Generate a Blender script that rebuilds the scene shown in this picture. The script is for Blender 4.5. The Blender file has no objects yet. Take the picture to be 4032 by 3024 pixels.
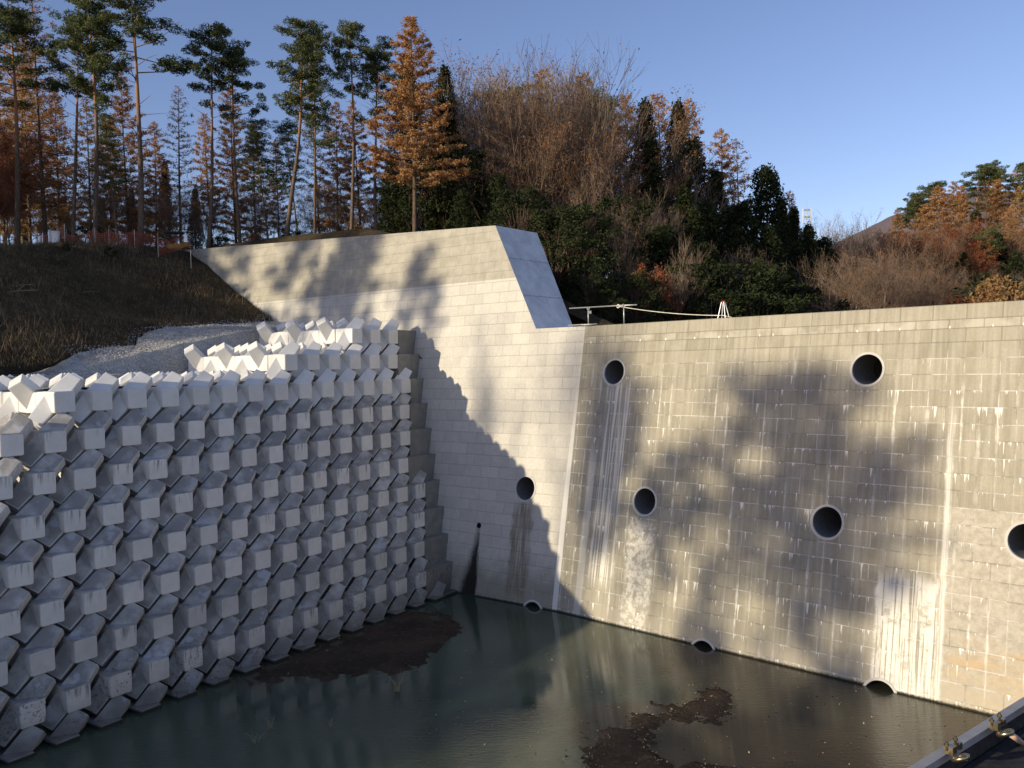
import bpy, bmesh, math, random
import numpy as np
from mathutils import Vector, Matrix, Euler

sc = bpy.context.scene
COL = sc.collection
rad = math.radians
# ------------------------------------------------------------------ camera
H = 10.0; FPX = 3420.0
pit = rad(1.22); rol = rad(1.17)
cF = np.array([0, math.cos(pit), -math.sin(pit)])
_U = np.array([0, math.sin(pit), math.cos(pit)]); _R = np.array([1., 0, 0])
cR = math.cos(rol)*_R - math.sin(rol)*_U
cU = math.sin(rol)*_R + math.cos(rol)*_U
CP = np.array([0, 0, H])
cam = bpy.data.cameras.new('camera'); cam.sensor_width = 36; cam.sensor_fit = 'HORIZONTAL'
cam.lens = FPX/4032*36; cam.clip_end = 12000; cam.clip_start = .1
co = bpy.data.objects.new('camera', cam); COL.objects.link(co)
co.matrix_world = Matrix(((cR[0], cU[0], -cF[0], 0), (cR[1], cU[1], -cF[1], 0), (cR[2], cU[2], -cF[2], H), (0, 0, 0, 1)))
sc.camera = co
# ------------------------------------------------------------------ light
SL = np.array([-.897, -.609, .27]); SL /= np.linalg.norm(SL)
elev = math.asin(SL[2]); azim = math.atan2(SL[0], SL[1])
W = bpy.data.worlds.new('World'); sc.world = W; W.use_nodes = True
nt = W.node_tree
sky = nt.nodes.new('ShaderNodeTexSky'); sky.sky_type = 'NISHITA'; sky.sun_disc = False
sky.sun_elevation = elev; sky.sun_rotation = azim; sky.altitude = 900
sky.air_density = 1.0; sky.dust_density = .6; sky.ozone_density = 2.0
bg = nt.nodes['Background']; bg.inputs[1].default_value = .142
tn = nt.nodes.new('ShaderNodeMix'); tn.data_type = 'RGBA'; tn.blend_type = 'MULTIPLY'; tn.inputs[0].default_value = 1; tn.inputs[7].default_value = (.97, .855, .97, 1)
nt.links.new(sky.outputs[0], tn.inputs[6]); nt.links.new(tn.outputs[2], bg.inputs[0])
sun = bpy.data.lights.new('sun', 'SUN'); sun.energy = 4.05; sun.angle = rad(.6); sun.color = (1, .865, .625)
so = bpy.data.objects.new('sun', sun); COL.objects.link(so)
so.rotation_euler = Vector(SL).to_track_quat('Z', 'Y').to_euler()
sc.view_settings.view_transform = 'Standard'; sc.view_settings.look = 'None'
sc.view_settings.exposure = 0.34; sc.view_settings.gamma = 1.0
sc.cycles.max_bounces = 6; sc.cycles.diffuse_bounces = 3; sc.cycles.glossy_bounces = 3
sc.cycles.transparent_max_bounces = 8; sc.cycles.caustics_reflective = False; sc.cycles.caustics_refractive = False

# ------------------------------------------------------------------ survey helpers (photo 4032 px wide -> world)
K = 4032/2212
def ray(x, y):
    v = cF*FPX + cR*(x*K-2016) - cU*(y*K-1512); return v/np.linalg.norm(v)
def hitz(x, y, z):
    r = ray(x, y); return CP + r*(z-H)/r[2]
def hitp(x, y, n, c):
    r = ray(x, y); return CP + r*(c-n@CP)/(n@r)
def aty(x, Y):                     # ground position at column x and distance Y
    return (x*K-2016)/FPX*Y
def proj(P):
    v = np.array(P, float)-CP; z = v@cF
    return (2016+FPX*(v@cR)/z)/K, (1512-FPX*(v@cU)/z)/K
NRh = np.array([-.69248848, -.72142894, 0]); cRp = -26.359
NBh = np.array([-.60897029, -.79319303, 0]); cBp = -28.7323
BAT = .2
NRp = NRh+np.array([0, 0, BAT]); NBp = NBh+np.array([0, 0, BAT])
dR = np.array([.72142894, -.69248848, 0]); dB = np.array([.79319303, -.60897029, 0])
dS = np.array([.5450, .8384, 0]); dS /= np.linalg.norm(dS); nS = np.array([dS[1], -dS[0], 0])
def seam(z):
    xy = np.linalg.solve(np.array([NRh[:2], NBh[:2]]), [cRp-BAT*z, cBp-BAT*z]); return np.array([xy[0], xy[1], z])
def onR(x, y): return hitp(x, y, NRp, cRp)
def onB(x, y): return hitp(x, y, NBp, cBp)

# ------------------------------------------------------------------ object helpers
def tag(o, label=None, cat=None, group=None, kind=None):
    if label: o['label'] = label
    if cat: o['category'] = cat
    if group: o['group'] = group
    if kind: o['kind'] = kind
    return o
def empty(name, loc=(0, 0, 0), rz=0):
    o = bpy.data.objects.new(name, None); COL.objects.link(o); o.location = loc; o.rotation_euler = (0, 0, rz)
    o.empty_display_size = .2; return o
def pymesh(name, V, F, mat=None, smooth=False):
    me = bpy.data.meshes.new(name); V = np.asarray(V, float).reshape(-1, 3)
    me.from_pydata(V.tolist(), [], F if isinstance(F, list) else F.tolist())
    if smooth: me.polygons.foreach_set('use_smooth', [True]*len(me.polygons))
    if mat: me.materials.append(mat)
    me.update(); return me
def link(name, me, parent=None, loc=None):
    o = bpy.data.objects.new(name, me); COL.objects.link(o)
    if parent: o.parent = parent
    if loc is not None: o.location = loc
    return o
def fixn(me):
    b = bmesh.new(); b.from_mesh(me); bmesh.ops.recalc_face_normals(b, faces=b.faces); b.to_mesh(me); b.free()
class MB:
    def __init__(s): s.V = []; s.F = []; s.n = 0
    def add(s, V, F):
        V = np.asarray(V, float).reshape(-1, 3); s.V.append(V); s.F += [tuple(i+s.n for i in f) for f in F]; s.n += len(V); return s
    def box(s, c, sz, R=None):
        h = np.array(sz)/2; P = np.array([[x, y, z] for x in (-1, 1) for y in (-1, 1) for z in (-1, 1)])*h
        if R is not None: P = P@np.array(R).T
        return s.add(P+np.array(c), [(0, 1, 3, 2), (4, 6, 7, 5), (0, 4, 5, 1), (2, 3, 7, 6), (0, 2, 6, 4), (1, 5, 7, 3)])
    def tube(s, pts, r, n=6, cap=True):
        pts = np.asarray(pts, float); m = len(pts); r = np.broadcast_to(np.asarray(r, float), (m,))
        T = np.gradient(pts, axis=0); T /= np.linalg.norm(T, axis=1)[:, None]+1e-9
        a = np.array([0, 0, 1.]) if abs(T[0][2]) < .9 else np.array([1., 0, 0])
        ang = np.arange(n)*2*math.pi/n; V = []
        for i in range(m):
            u = np.cross(T[i], a); u /= np.linalg.norm(u)+1e-9; w = np.cross(T[i], u)
            V.append(pts[i]+r[i]*(np.cos(ang)[:, None]*u+np.sin(ang)[:, None]*w))
        F = [(i*n+j, i*n+(j+1) % n, (i+1)*n+(j+1) % n, (i+1)*n+j) for i in range(m-1) for j in range(n)]
        if cap: F += [tuple(range(n))[::-1], tuple((m-1)*n+j for j in range(n))]
        return s.add(np.concatenate(V), F)
    def mesh(s, name, mat=None, smooth=False):
        return pymesh(name, np.concatenate(s.V), s.F, mat, smooth)
    def build(s, name, mat, parent=None, smooth=False):
        return link(name, s.mesh(name, mat, smooth), parent)

# ------------------------------------------------------------------ materials
class NT:
    def __init__(s, name):
        s.m = bpy.data.materials.new(name); s.m.use_nodes = True; s.t = s.m.node_tree
        s.b = s.t.nodes['Principled BSDF']; s.b.inputs['Specular IOR Level'].default_value = .25
        s.tc = s.t.nodes.new('ShaderNodeTexCoord')
    def L(s, a, b):
        if isinstance(a, (int, float)): b.default_value = a
        elif isinstance(a, tuple): b.default_value = a if len(a) == len(b.default_value) else (*a, 1)
        else: s.t.links.new(a, b)
    def M(s, op, a, b=0, c=None, clamp=False):
        n = s.t.nodes.new('ShaderNodeMath'); n.operation = op; n.use_clamp = clamp
        s.L(a, n.inputs[0]); s.L(b, n.inputs[1])
        if c is not None: s.L(c, n.inputs[2])
        return n.outputs[0]
    def dot(s, v, w):
        n = s.t.nodes.new('ShaderNodeVectorMath'); n.operation = 'DOT_PRODUCT'; s.L(v, n.inputs[0]); s.L(w, n.inputs[1]); return n.outputs['Value']
    def vec(s, x, y, z=0):
        n = s.t.nodes.new('ShaderNodeCombineXYZ'); s.L(x, n.inputs[0]); s.L(y, n.inputs[1]); s.L(z, n.inputs[2]); return n.outputs[0]
    def noise(s, v, scale=1, det=3, rough=.55, color=False):
        n = s.t.nodes.new('ShaderNodeTexNoise'); s.L(v, n.inputs['Vector']); n.inputs['Scale'].default_value = scale
        n.inputs['Detail'].default_value = det; n.inputs['Roughness'].default_value = rough; return n.outputs['Color' if color else 'Fac']
    def white(s, v):
        n = s.t.nodes.new('ShaderNodeTexWhiteNoise'); n.noise_dimensions = '3D'; s.L(v, n.inputs['Vector']); return n.outputs['Value']
    def ss(s, x, a, b, lo=0, hi=1):
        n = s.t.nodes.new('ShaderNodeMapRange'); n.interpolation_type = 'SMOOTHSTEP'; s.L(x, n.inputs[0])
        n.inputs[1].default_value = a; n.inputs[2].default_value = b; n.inputs[3].default_value = lo; n.inputs[4].default_value = hi; return n.outputs[0]
    def mix(s, f, a, b, mode='MIX'):
        n = s.t.nodes.new('ShaderNodeMix'); n.data_type = 'RGBA'; n.blend_type = mode
        s.L(f, n.inputs[0]); s.L(a, n.inputs[6]); s.L(b, n.inputs[7]); return n.outputs[2]
    def scale(s, v, k):
        n = s.t.nodes.new('ShaderNodeMapping'); s.L(v, n.inputs[0]); n.inputs['Scale'].default_value = k; return n.outputs[0]
    def sep(s, v):
        n = s.t.nodes.new('ShaderNodeSeparateXYZ'); s.L(v, n.inputs[0]); return n.outputs
    def bump(s, h, st=.3, d=.02):
        n = s.t.nodes.new('ShaderNodeBump'); n.inputs['Strength'].default_value = st; n.inputs['Distance'].default_value = d
        s.L(h, n.inputs['Height']); s.t.links.new(n.outputs[0], s.b.inputs['Normal'])
    def out(s, col=None, rough=.85, spec=None, metal=None):
        if col is not None: s.L(col, s.b.inputs['Base Color'])
        s.L(rough, s.b.inputs['Roughness'])
        if spec is not None: s.b.inputs['Specular IOR Level'].default_value = spec
        if metal is not None: s.b.inputs['Metallic'].default_value = metal
        return s.m
def simple(name, col, rough=.7, metal=0, var=.12, sc_=8):
    n = NT(name); k = n.noise(n.tc.outputs['Object'], sc_, 4)
    c = n.mix(n.ss(k, .3, .7), tuple(x*(1-var) for x in col), tuple(min(1, x*(1+var)) for x in col))
    return n.out(c, rough, metal=metal)

def wall_mat(name, dirv, right):
    """block-faced concrete: joints, block tone, lime runs, patches in wall coordinates (a = metres along, z = height)"""
    n = NT(name); P = n.tc.outputs['Object']; xyz = n.sep(P); z = xyz[2]
    a = n.dot(P, tuple(dirv))
    z0 = 10.44
    v = n.M('MULTIPLY', n.M('SUBTRACT', z, z0), 1/.49)
    if right:
        for zt, k in ((10.44, 1/.42-1/.49), (10.86, 1/.27-1/.42), (11.13, 1/.47-1/.27)):
            v = n.M('ADD', v, n.M('MULTIPLY', n.M('MAXIMUM', n.M('SUBTRACT', z, zt), 0), k))
    row = n.M('FLOOR', v); f = n.M('SUBTRACT', v, row)
    par = n.M('FLOORED_MODULO', row, 2)
    ph = float(onR(1880, 665)@dR)/.98 if right else .3
    au = n.M('ADD', n.M('ADD', n.M('MULTIPLY', a, 1/.98), -(ph % 1)), n.M('MULTIPLY', par, .5))
    colm = n.M('FLOOR', au); g = n.M('SUBTRACT', au, colm)
    dz = n.M('MINIMUM', f, n.M('SUBTRACT', 1, f)); dx = n.M('MINIMUM', g, n.M('SUBTRACT', 1, g))
    wob = n.M('MULTIPLY', n.noise(P, 3, 2), .006)
    jz = n.ss(n.M('ADD', n.M('MULTIPLY', dz, .49), wob), .013, .026, 1, 0)
    jx = n.ss(n.M('ADD', n.M('MULTIPLY', dx, .98), wob), .013, .024, 1, 0)
    J = n.M('MAXIMUM', jz, jx)
    # half-block ghost joint that lime runs follow straight down
    g2 = n.M('SUBTRACT', n.M('MULTIPLY', a, 1/.49), -(-ph*2 % 1)); g2 = n.M('FRACT', g2)
    tone = n.white(n.vec(colm, row, 3.3))
    big = n.noise(P, .35, 3); fine = n.noise(P, 14, 5, .65); mid = n.noise(P, 2.2, 4)
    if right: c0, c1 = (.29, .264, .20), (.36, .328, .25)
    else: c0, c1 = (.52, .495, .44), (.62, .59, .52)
    col = n.mix(n.ss(n.M('ADD', n.M('MULTIPLY', tone, .35), n.M('MULTIPLY', mid, .65)), .25, .75), c0, c1)
    vs = n.noise(n.vec(n.M('MULTIPLY', a, 7), n.M('MULTIPLY', z, .35), 0), 1, 3)
    col = n.mix(n.ss(vs, .35, .75, 0, .35), col, (.6, .57, .5))
    col = n.mix(n.M('MULTIPLY', n.ss(fine, .35, .8), .25), col, (.18, .17, .15))
    if not right:
        za = n.M('ADD', z, n.M('MULTIPLY', 0, 0))
        up = n.ss(z, 13.98, 14.0); col = n.mix(n.M('MULTIPLY', up, .8), col, n.mix(n.ss(mid, .3, .7), (.31, .285, .225), (.40, .37, .30)))
    # region masks
    def box(a0, a1, zz0, zz1, ea=.08, ez=.3, jit=.25):
        an = n.M('ADD', a, n.M('MULTIPLY', n.M('SUBTRACT', n.noise(n.vec(3, n.M('MULTIPLY', z, 1.3), 1), 1, 3), .5), jit))
        zn = n.M('ADD', z, n.M('MULTIPLY', n.M('SUBTRACT', n.noise(n.vec(n.M('MULTIPLY', a, 1.7), 5, 2), 1, 4), .5), ez*4))
        m = n.M('MULTIPLY', n.ss(an, a0-ea, a0+ea), n.ss(an, a1-ea, a1+ea, 1, 0))
        return n.M('MULTIPLY', m, n.M('MULTIPLY', n.ss(zn, zz0-ez, zz0+ez), n.ss(zn, zz1-ez, zz1+ez, 1, 0)))
    A = lambda x, y: float(onR(x, y)@dR) if right else float(onB(x, y)@dB)
    Z = lambda x, y: float(onR(x, y)[2]) if right else float(onB(x, y)[2])
    lime = (.80, .77, .70)
    # drips from every bed joint
    L1 = n.noise(n.vec(n.M('MULTIPLY', a, 11), n.M('MULTIPLY', row, 7.7), 0), 1, 3, .6)
    L2 = n.noise(n.vec(n.M('MULTIPLY', a, 2.3), n.M('MULTIPLY', row, 3.1), 4), 1, 2)
    ln = n.M('MULTIPLY', n.ss(L1, .52, .82), n.ss(L2, .42, .68, 0, 1.7))
    drip = n.ss(n.M('SUBTRACT', ln, n.M('SUBTRACT', 1, f)), -.03, .12)
    drip = n.M('MULTIPLY', drip, n.ss(L1, .5, .6))
    zmask = n.ss(n.M('ADD', z, n.M('MULTIPLY', big, 2)), 10.2, 11.2, 1, .0) if right else n.ss(big, .5, .7, .05, .45)
    # long runs at block joints
    R1 = n.noise(n.vec(n.M('FLOOR', n.M('SUBTRACT', n.M('MULTIPLY', a, 1/.49), 0)), n.M('MULTIPLY', z, .32), 2.1), 1, 2)
    wdt = n.M('MULTIPLY', n.ss(n.noise(n.vec(n.M('MULTIPLY', a, 1.1), n.M('MULTIPLY', z, 1.5), 9), 1, 3), .35, .75), .12)
    da = n.M('MULTIPLY', n.M('MINIMUM', g2, n.M('SUBTRACT', 1, g2)), .49)
    run = n.M('MULTIPLY', n.ss(n.M('SUBTRACT', da, n.M('MULTIPLY', wdt, .55)), -.02, .03, 1, 0), n.ss(R1, .46, .66))
    breakup = n.ss(n.noise(n.vec(n.M('MULTIPLY', a, 30), n.M('MULTIPLY', z, 3), 0), 1, 3), .35, .6, .35, 1)
    run = n.M('MULTIPLY', n.M('MULTIPLY', run, breakup), .8)
    white = n.M('MULTIPLY', n.M('MAXIMUM', drip, run), zmask)
    if right:
        lj = n.M('MULTIPLY', n.ss(z, 9.7, 10.7, 1, 0), n.ss(n.noise(P, 1.3, 4, .7), .38, .62, .05, .9))
        # rough pale lower courses on the right
        a2 = A(2040, 1100)
        rough = n.M('MULTIPLY', n.ss(a, a2, a2+.02), n.ss(z, 5.52, 5.56, 1, 0))
        rn = n.noise(P, 5, 5, .7)
        col = n.mix(n.M('MULTIPLY', rough, .9), col, n.mix(n.ss(rn, .3, .7), (.36, .33, .27), (.50, .46, .385)))
        # waterline tan band and orange wash
        col = n.mix(n.M('MULTIPLY', n.M('MULTIPLY', n.ss(a, A(2030, 1400), A(2060, 1400)), n.ss(z, 1.5, 2.1, 1, 0)), n.ss(n.noise(n.vec(n.M('MULTIPLY', a, .7), n.M('MULTIPLY', z, 5), 0), 1, 4), .35, .65, 0, .7)), col, (.50, .36, .2))
        col = n.mix(n.M('MULTIPLY', n.ss(n.M('ADD', z, n.M('MULTIPLY', mid, .6)), .4, 1.7, 1, 0), .6), col, (.46, .41, .32))
        # lime curtains
        streak = n.ss(n.noise(n.vec(n.M('MULTIPLY', a, 13), n.M('MULTIPLY', z, .25), 3), 1, 4, .65), .40, .50)
        p1 = n.M('MULTIPLY', box(A(1885, 1400), A(2020, 1400), -1, Z(1950, 1245), .06, .25), n.M('MULTIPLY', n.ss(n.noise(P, 2.4, 5, .7), .36, .5, .25, .85), streak))
        p2 = box(A(2034, 1200), A(2047, 1200), -1, Z(2045, 880), .05, .6, .2)
        p2 = n.M('MULTIPLY', p2, n.ss(n.noise(n.vec(n.M('MULTIPLY', a, 22), n.M('MULTIPLY', z, .3), 0), 1, 3), .35, .6, .2, .8))
        p3 = n.M('MULTIPLY', box(A(1352, 1200), A(1410, 1200), -1, Z(1380, 1125), .12, .25, .7), n.ss(n.noise(P, 4.5, 5, .75), .42, .56, .08, .62))
        p4 = n.M('MULTIPLY', box(A(1300, 950), A(1352, 950), 1.5, Z(1325, 830), .1, .4, .4), n.ss(n.noise(n.vec(n.M('MULTIPLY', a, 12), n.M('MULTIPLY', z, .2), 6), 1, 3), .45, .58, .05, .8))
        p5 = n.M('MULTIPLY', box(A(1262, 1100), A(1276, 1100), -1, 6.5, .03, .5, .1), .5)
        for p in (p1, p2, p3, p4, p5): white = n.M('MAXIMUM', white, p)
        # lime spots along the thin course
        sp = n.M('MULTIPLY', n.ss(n.M('ABSOLUTE', n.M('SUBTRACT', z, 10.90)), .03, .05, 1, 0), n.ss(n.noise(n.vec(n.M('MULTIPLY', a, 6), 0, 0), 1, 1), .62, .66))
        white = n.M('MAXIMUM', white, sp)
        pale = n.M('MULTIPLY', n.M('MULTIPLY', n.ss(z, 10.86, 10.88), n.ss(z, 11.11, 11.13, 1, 0)), n.ss(n.noise(P, 1.5, 3), .4, .6, 0, .5))
        col = n.mix(pale, col, (.55, .52, .44))
    else:
        lj = n.ss(big, .55, .6, 0, .25)
        # lime stripe on the corner
        as0 = n.dot(P, tuple(dB)); sm = seam(0); sx = float((seam(10)-sm)@dB)/10
        off = n.M('SUBTRACT', n.M('ADD', float(sm@dB), n.M('MULTIPLY', z, sx)), a)
        wz = n.ss(z, 3, 11, .26, .1)
        st = n.M('MULTIPLY', n.M('MULTIPLY', n.ss(off, .0, .02), n.ss(n.M('SUBTRACT', off, wz), -.02, .02, 1, 0)), n.ss(z, 5, 10, 1, .15))
        white = n.M('MAXIMUM', white, n.M('MULTIPLY', st, .9))
        # olive/brown run below the pipe
        br = n.M('MULTIPLY', box(A(1100, 1200), A(1143, 1200), .3, Z(1130, 1085), .1, .3, .5), n.ss(n.noise(n.vec(n.M('MULTIPLY', a, 9), n.M('MULTIPLY', z, .6), 0), 1, 4), .3, .65, .2, .8))
        col = n.mix(br, col, (.16, .125, .07))
        col = n.mix(n.M('MULTIPLY', n.ss(n.M('ADD', z, n.M('MULTIPLY', mid, 1.2)), 1.2, 2.8, 1, 0), .65), col, (.2, .175, .12))
        # black seep fan
        za, aa = Z(1035, 1140), A(1035, 1140)
        t = n.M('MULTIPLY', n.M('SUBTRACT', za, z), 1/za)
        hwr = n.M('ADD', .06, n.M('MULTIPLY', t, .16)); hwl = n.M('ADD', .08, n.M('MULTIPLY', n.M('POWER', n.M('MAXIMUM', t, 0), 1.2), .75))
        jn = n.M('MULTIPLY', n.M('SUBTRACT', n.noise(n.vec(n.M('MULTIPLY', a, 5), n.M('MULTIPLY', z, 1.2), 7), 1, 5, .7), .5), .42)
        ar = n.M('ADD', n.M('SUBTRACT', a, aa), jn)
        seep = n.M('MULTIPLY', n.ss(n.M('SUBTRACT', ar, hwr), -.10, .05, 1, 0), n.ss(n.M('ADD', ar, hwl), -.16, .28))
        seep = n.M('MULTIPLY', seep, n.ss(t, -.04, 0))
        white = n.M('MULTIPLY', white, n.M('SUBTRACT', 1, seep))
    kj = .75 if right else .5
    col = n.mix(n.M('MULTIPLY', jz, n.M('SUBTRACT', .6*kj, n.M('MULTIPLY', lj, .2*kj))), col, (.12, .11, .09))
    col = n.mix(n.M('MULTIPLY', jx, .5*kj), col, (.12, .11, .09))
    col = n.mix(n.M('MULTIPLY', J, n.M('MULTIPLY', lj, .62)), col, lime)
    col = n.mix(white, col, lime)
    if not right:
        col = n.mix(n.M('MULTIPLY', seep, .96), col, (.012, .011, .009))
    # weed line at the water
    col = n.mix(n.ss(n.M('ADD', z, n.M('MULTIPLY', fine, .12)), .08, .16, 1, 0), col, (.03, .028, .02))
    h = n.M('ADD', n.M('MULTIPLY', J, -1.0), n.M('MULTIPLY', fine, .25))
    if right: h = n.M('ADD', h, n.M('MULTIPLY', n.M('MULTIPLY', rn, rough), 2.2))
    n.bump(h, .55 if right else .35, .02)
    return n.out(col, .88, .2)

def concrete(name, c0, c1, stain=0., spots=0., wet=False):
    n = NT(name); P = n.tc.outputs['Object']; oi = n.t.nodes.new('ShaderNodeObjectInfo')
    off = n.M('MULTIPLY', oi.outputs['Random'], 50); xyz = n.sep(P)
    Q = n.t.nodes.new('ShaderNodeVectorMath'); Q.operation = 'ADD'; n.L(P, Q.inputs[0]); n.L(n.vec(off, off, off), Q.inputs[1]); Q = Q.outputs[0]
    q = n.sep(Q)
    m = n.noise(Q, 2.5, 5); fine = n.noise(Q, 22, 4, .7)
    col = n.mix(n.ss(m, .3, .7), c0, c1)
    col = n.mix(n.M('MULTIPLY', n.ss(oi.outputs['Random'], 0, 1), .35), col, tuple(x*.82 for x in c0))
    col = n.mix(n.ss(fine, .55, .85, 0, .25), col, tuple(x*.55 for x in c0))
    if stain:
        nrm = n.sep(n.tc.outputs['Normal'])
        # runs below the top edge of the square end and along the upper slopes
        vs = n.noise(n.vec(n.M('MULTIPLY', q[0], 11), n.M('MULTIPLY', q[2], .9), n.M('MULTIPLY', q[1], 2)), 1, 4, .6)
        top = n.ss(n.M('ADD', xyz[2], n.M('MULTIPLY', vs, .35)), .05, .45)
        front = n.ss(nrm[1], -.95, -.8, 1, 0)
        dr = n.M('MULTIPLY', n.M('MULTIPLY', n.ss(vs, .50, .66), top), front)
        dr = n.M('MULTIPLY', dr, n.ss(n.white(n.vec(off, 1, 2)), .35, .9))
        col = n.mix(n.M('MULTIPLY', dr, stain), col, tuple(x*.30 for x in c0))
        upf = n.M('MULTIPLY', n.ss(nrm[2], .1, .45), n.ss(n.noise(Q, 1.6, 4), .3, .6, .45, 1))
        col = n.mix(n.M('MULTIPLY', upf, 1.05*stain), col, tuple(x*.34 for x in c0))
        pale = n.M('MULTIPLY', n.ss(nrm[2], .1, .45), n.ss(n.noise(Q, 1.3, 3), .60, .66))
        col = n.mix(n.M('MULTIPLY', pale, .6), col, (.52, .55, .60))
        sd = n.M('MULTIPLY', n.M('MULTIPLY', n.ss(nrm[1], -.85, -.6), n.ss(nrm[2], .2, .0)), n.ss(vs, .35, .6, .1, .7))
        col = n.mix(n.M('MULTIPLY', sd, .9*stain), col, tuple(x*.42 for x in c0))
    if spots:
        g = n.sep(n.t.nodes.new('ShaderNodeNewGeometry').outputs['Position'])
        s_ = n.ss(n.noise(Q, 11, 5, .8), .55, .60)
        wm = n.M('MULTIPLY', n.ss(n.white(n.vec(off, 4, 2)), .45, .8, .05, 1), n.ss(g[2], .9, 2.3, 1, 0))
        col = n.mix(n.M('MULTIPLY', n.M('MULTIPLY', s_, wm), .8), col, (.045, .04, .032))
        col = n.mix(n.M('MULTIPLY', n.ss(g[2], .05, 1.1, 1, 0), .6), col, (.09, .08, .06))
        col = n.mix(n.ss(g[2], .05, .12, 1, 0), col, (.03, .028, .022))
    n.bump(n.M('ADD', fine, n.M('MULTIPLY', m, .6)), .25, .012)
    return n.out(col, .85, .25)

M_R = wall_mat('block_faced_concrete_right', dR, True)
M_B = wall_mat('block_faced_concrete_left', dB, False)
def end_mat():
    n = NT('cast_concrete_grey'); P = n.tc.outputs['Object']; q = n.sep(P); m = n.noise(P, 1.4, 5, .6)
    col = n.mix(n.ss(m, .3, .7), (.58, .58, .59), (.74, .74, .74))
    for zz in (13.15, 14.95):
        col = n.mix(n.M('MULTIPLY', n.ss(n.M('ABSOLUTE', n.M('SUBTRACT', n.M('ADD', q[2], n.M('MULTIPLY', m, .04)), zz+.02)), .012, .03, 1, 0), .6), col, (.25, .25, .25))
        col = n.mix(n.M('MULTIPLY', n.M('MULTIPLY', n.ss(q[2], zz-.9, zz), n.ss(q[2], zz, zz+.02, 1, 0)), n.ss(n.noise(n.scale(P, (5, 5, .7)), 1, 4), .45, .7, 0, .35)), col, (.34, .34, .34))
    a = n.dot(P, tuple(NBh)); fz = n.M('ABSOLUTE', n.M('SUBTRACT', n.M('FRACT', n.M('MULTIPLY', q[2], 1.1)), .5)); fa = n.M('ABSOLUTE', n.M('SUBTRACT', n.M('FRACT', n.M('MULTIPLY', a, 1.3)), .5))
    col = n.mix(n.M('MULTIPLY', n.M('MULTIPLY', n.ss(fz, .02, .035, 1, 0), n.ss(fa, .02, .035, 1, 0)), .8), col, (.12, .12, .12))
    col = n.mix(n.ss(n.noise(P, 5, 5, .75), .58, .7, 0, .35), col, (.38, .38, .38))
    n.bump(n.noise(P, 12, 4), .2, .01); return n.out(col, .8, .25)
M_end = end_mat()
M_pipe = concrete('pipe_concrete', (.50, .49, .46), (.60, .58, .54))
M_pipein = simple('pipe_inside', (.16, .16, .165), .8)
M_dark = simple('dark_inside', (.03, .03, .03), .95)
M_new = concrete('pale_new_concrete', (.74, .725, .69), (.82, .80, .76))
M_old = concrete('weathered_concrete', (.80, .765, .72), (.88, .85, .80), stain=.88)
M_low = concrete('weathered_concrete_low', (.62, .60, .56), (.74, .71, .67), stain=.8, spots=1)
M_slab = concrete('slab_concrete', (.24, .23, .21), (.33, .315, .28), stain=.0, spots=1)

# ------------------------------------------------------------------ dam
dam = empty('concrete_dam', tuple(seam(0)))
tag(dam, 'block-faced concrete dam with a raised wing, stained by lime runs and tree shadows', 'dam')
dloc = -seam(0)
def child(o, par, keep=True):
    o.parent = par; o.matrix_parent_inverse = Matrix.Translation(-Vector(par.location)) if par.rotation_euler.z == 0 else par.matrix_world.inverted()
    return o
P_wr = onB(1070, 487); P_lo = onB(1158, 710); P_wl = onB(400, 540)
ztop = 11.6; zw = float(P_wr[2])
P_wr2 = hitz(1160, 503, zw)
_en = np.cross(P_lo-P_wr, P_wr2-P_wr); _en /= np.linalg.norm(_en); P_lo2 = hitp(1238, 706, _en, float(_en@P_wr))
# right wall
aL = seam(-2); aT = seam(ztop)
far = 42.
def hexa(fb0, fb1, ft0, ft1, bb0, bb1, bt0, bt1):
    return [fb0, fb1, ft1, ft0, bb0, bb1, bt1, bt0], [(0, 1, 2, 3), (5, 4, 7, 6), (3, 2, 6, 7), (0, 4, 5, 1), (1, 5, 6, 2), (0, 3, 7, 4)]
thk = 2.6
aTb = aT - NRh*thk; aLb = aTb.copy(); aLb[2] = -2
V, F = hexa(aL, aL+dR*far, aT, aT+dR*far, aLb, aLb+dR*far, aTb, aTb+dR*far)
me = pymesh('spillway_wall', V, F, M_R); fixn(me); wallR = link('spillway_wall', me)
# wing wall (polygon on plane B)
sl = (P_wl-P_wr); sl /= np.linalg.norm(sl[:2])
P_far = P_wl+sl*12; P_far2 = P_far.copy()
cb = float(NBh@P_wr2)                        # rear plane of the wing
front = [seam(-2), aT, P_lo, P_wr, P_wl, P_far]
bl = P_far.copy(); bl[2] = -2; bl = bl+NBh*(cBp-BAT*(-2)-float(NBh@bl)); front.append(bl)
back = []
for i, p in enumerate(front):
    b_ = p-NBh*(float(NBh@p)-cb) if i not in (2, 3) else (P_lo2 if i == 2 else P_wr2)
    if i in (0, 1): b_ = p-NBh*(float(NBh@p)-float(NBh@P_lo2))
    back.append(b_)
nF = len(front)
F = [tuple(range(nF)), tuple(range(nF, 2*nF))[::-1]]+[(i, (i+1) % nF, nF+(i+1) % nF, nF+i) for i in range(nF)]
me = pymesh('wing_wall', front+back, F, M_B); me.materials.append(M_end)
bm_ = bmesh.new(); bm_.from_mesh(me); bmesh.ops.triangulate(bm_, faces=[f for f in bm_.faces if len(f.verts) > 4]); bmesh.ops.recalc_face_normals(bm_, faces=bm_.faces)
for f in bm_.faces:
    fn = np.array(f.normal)
    if abs(fn@np.array([*NBp])/np.linalg.norm(NBp)) < .985: f.material_index = 1
bm_.to_mesh(me); bm_.free(); wallB = link('wing_wall', me)
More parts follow.
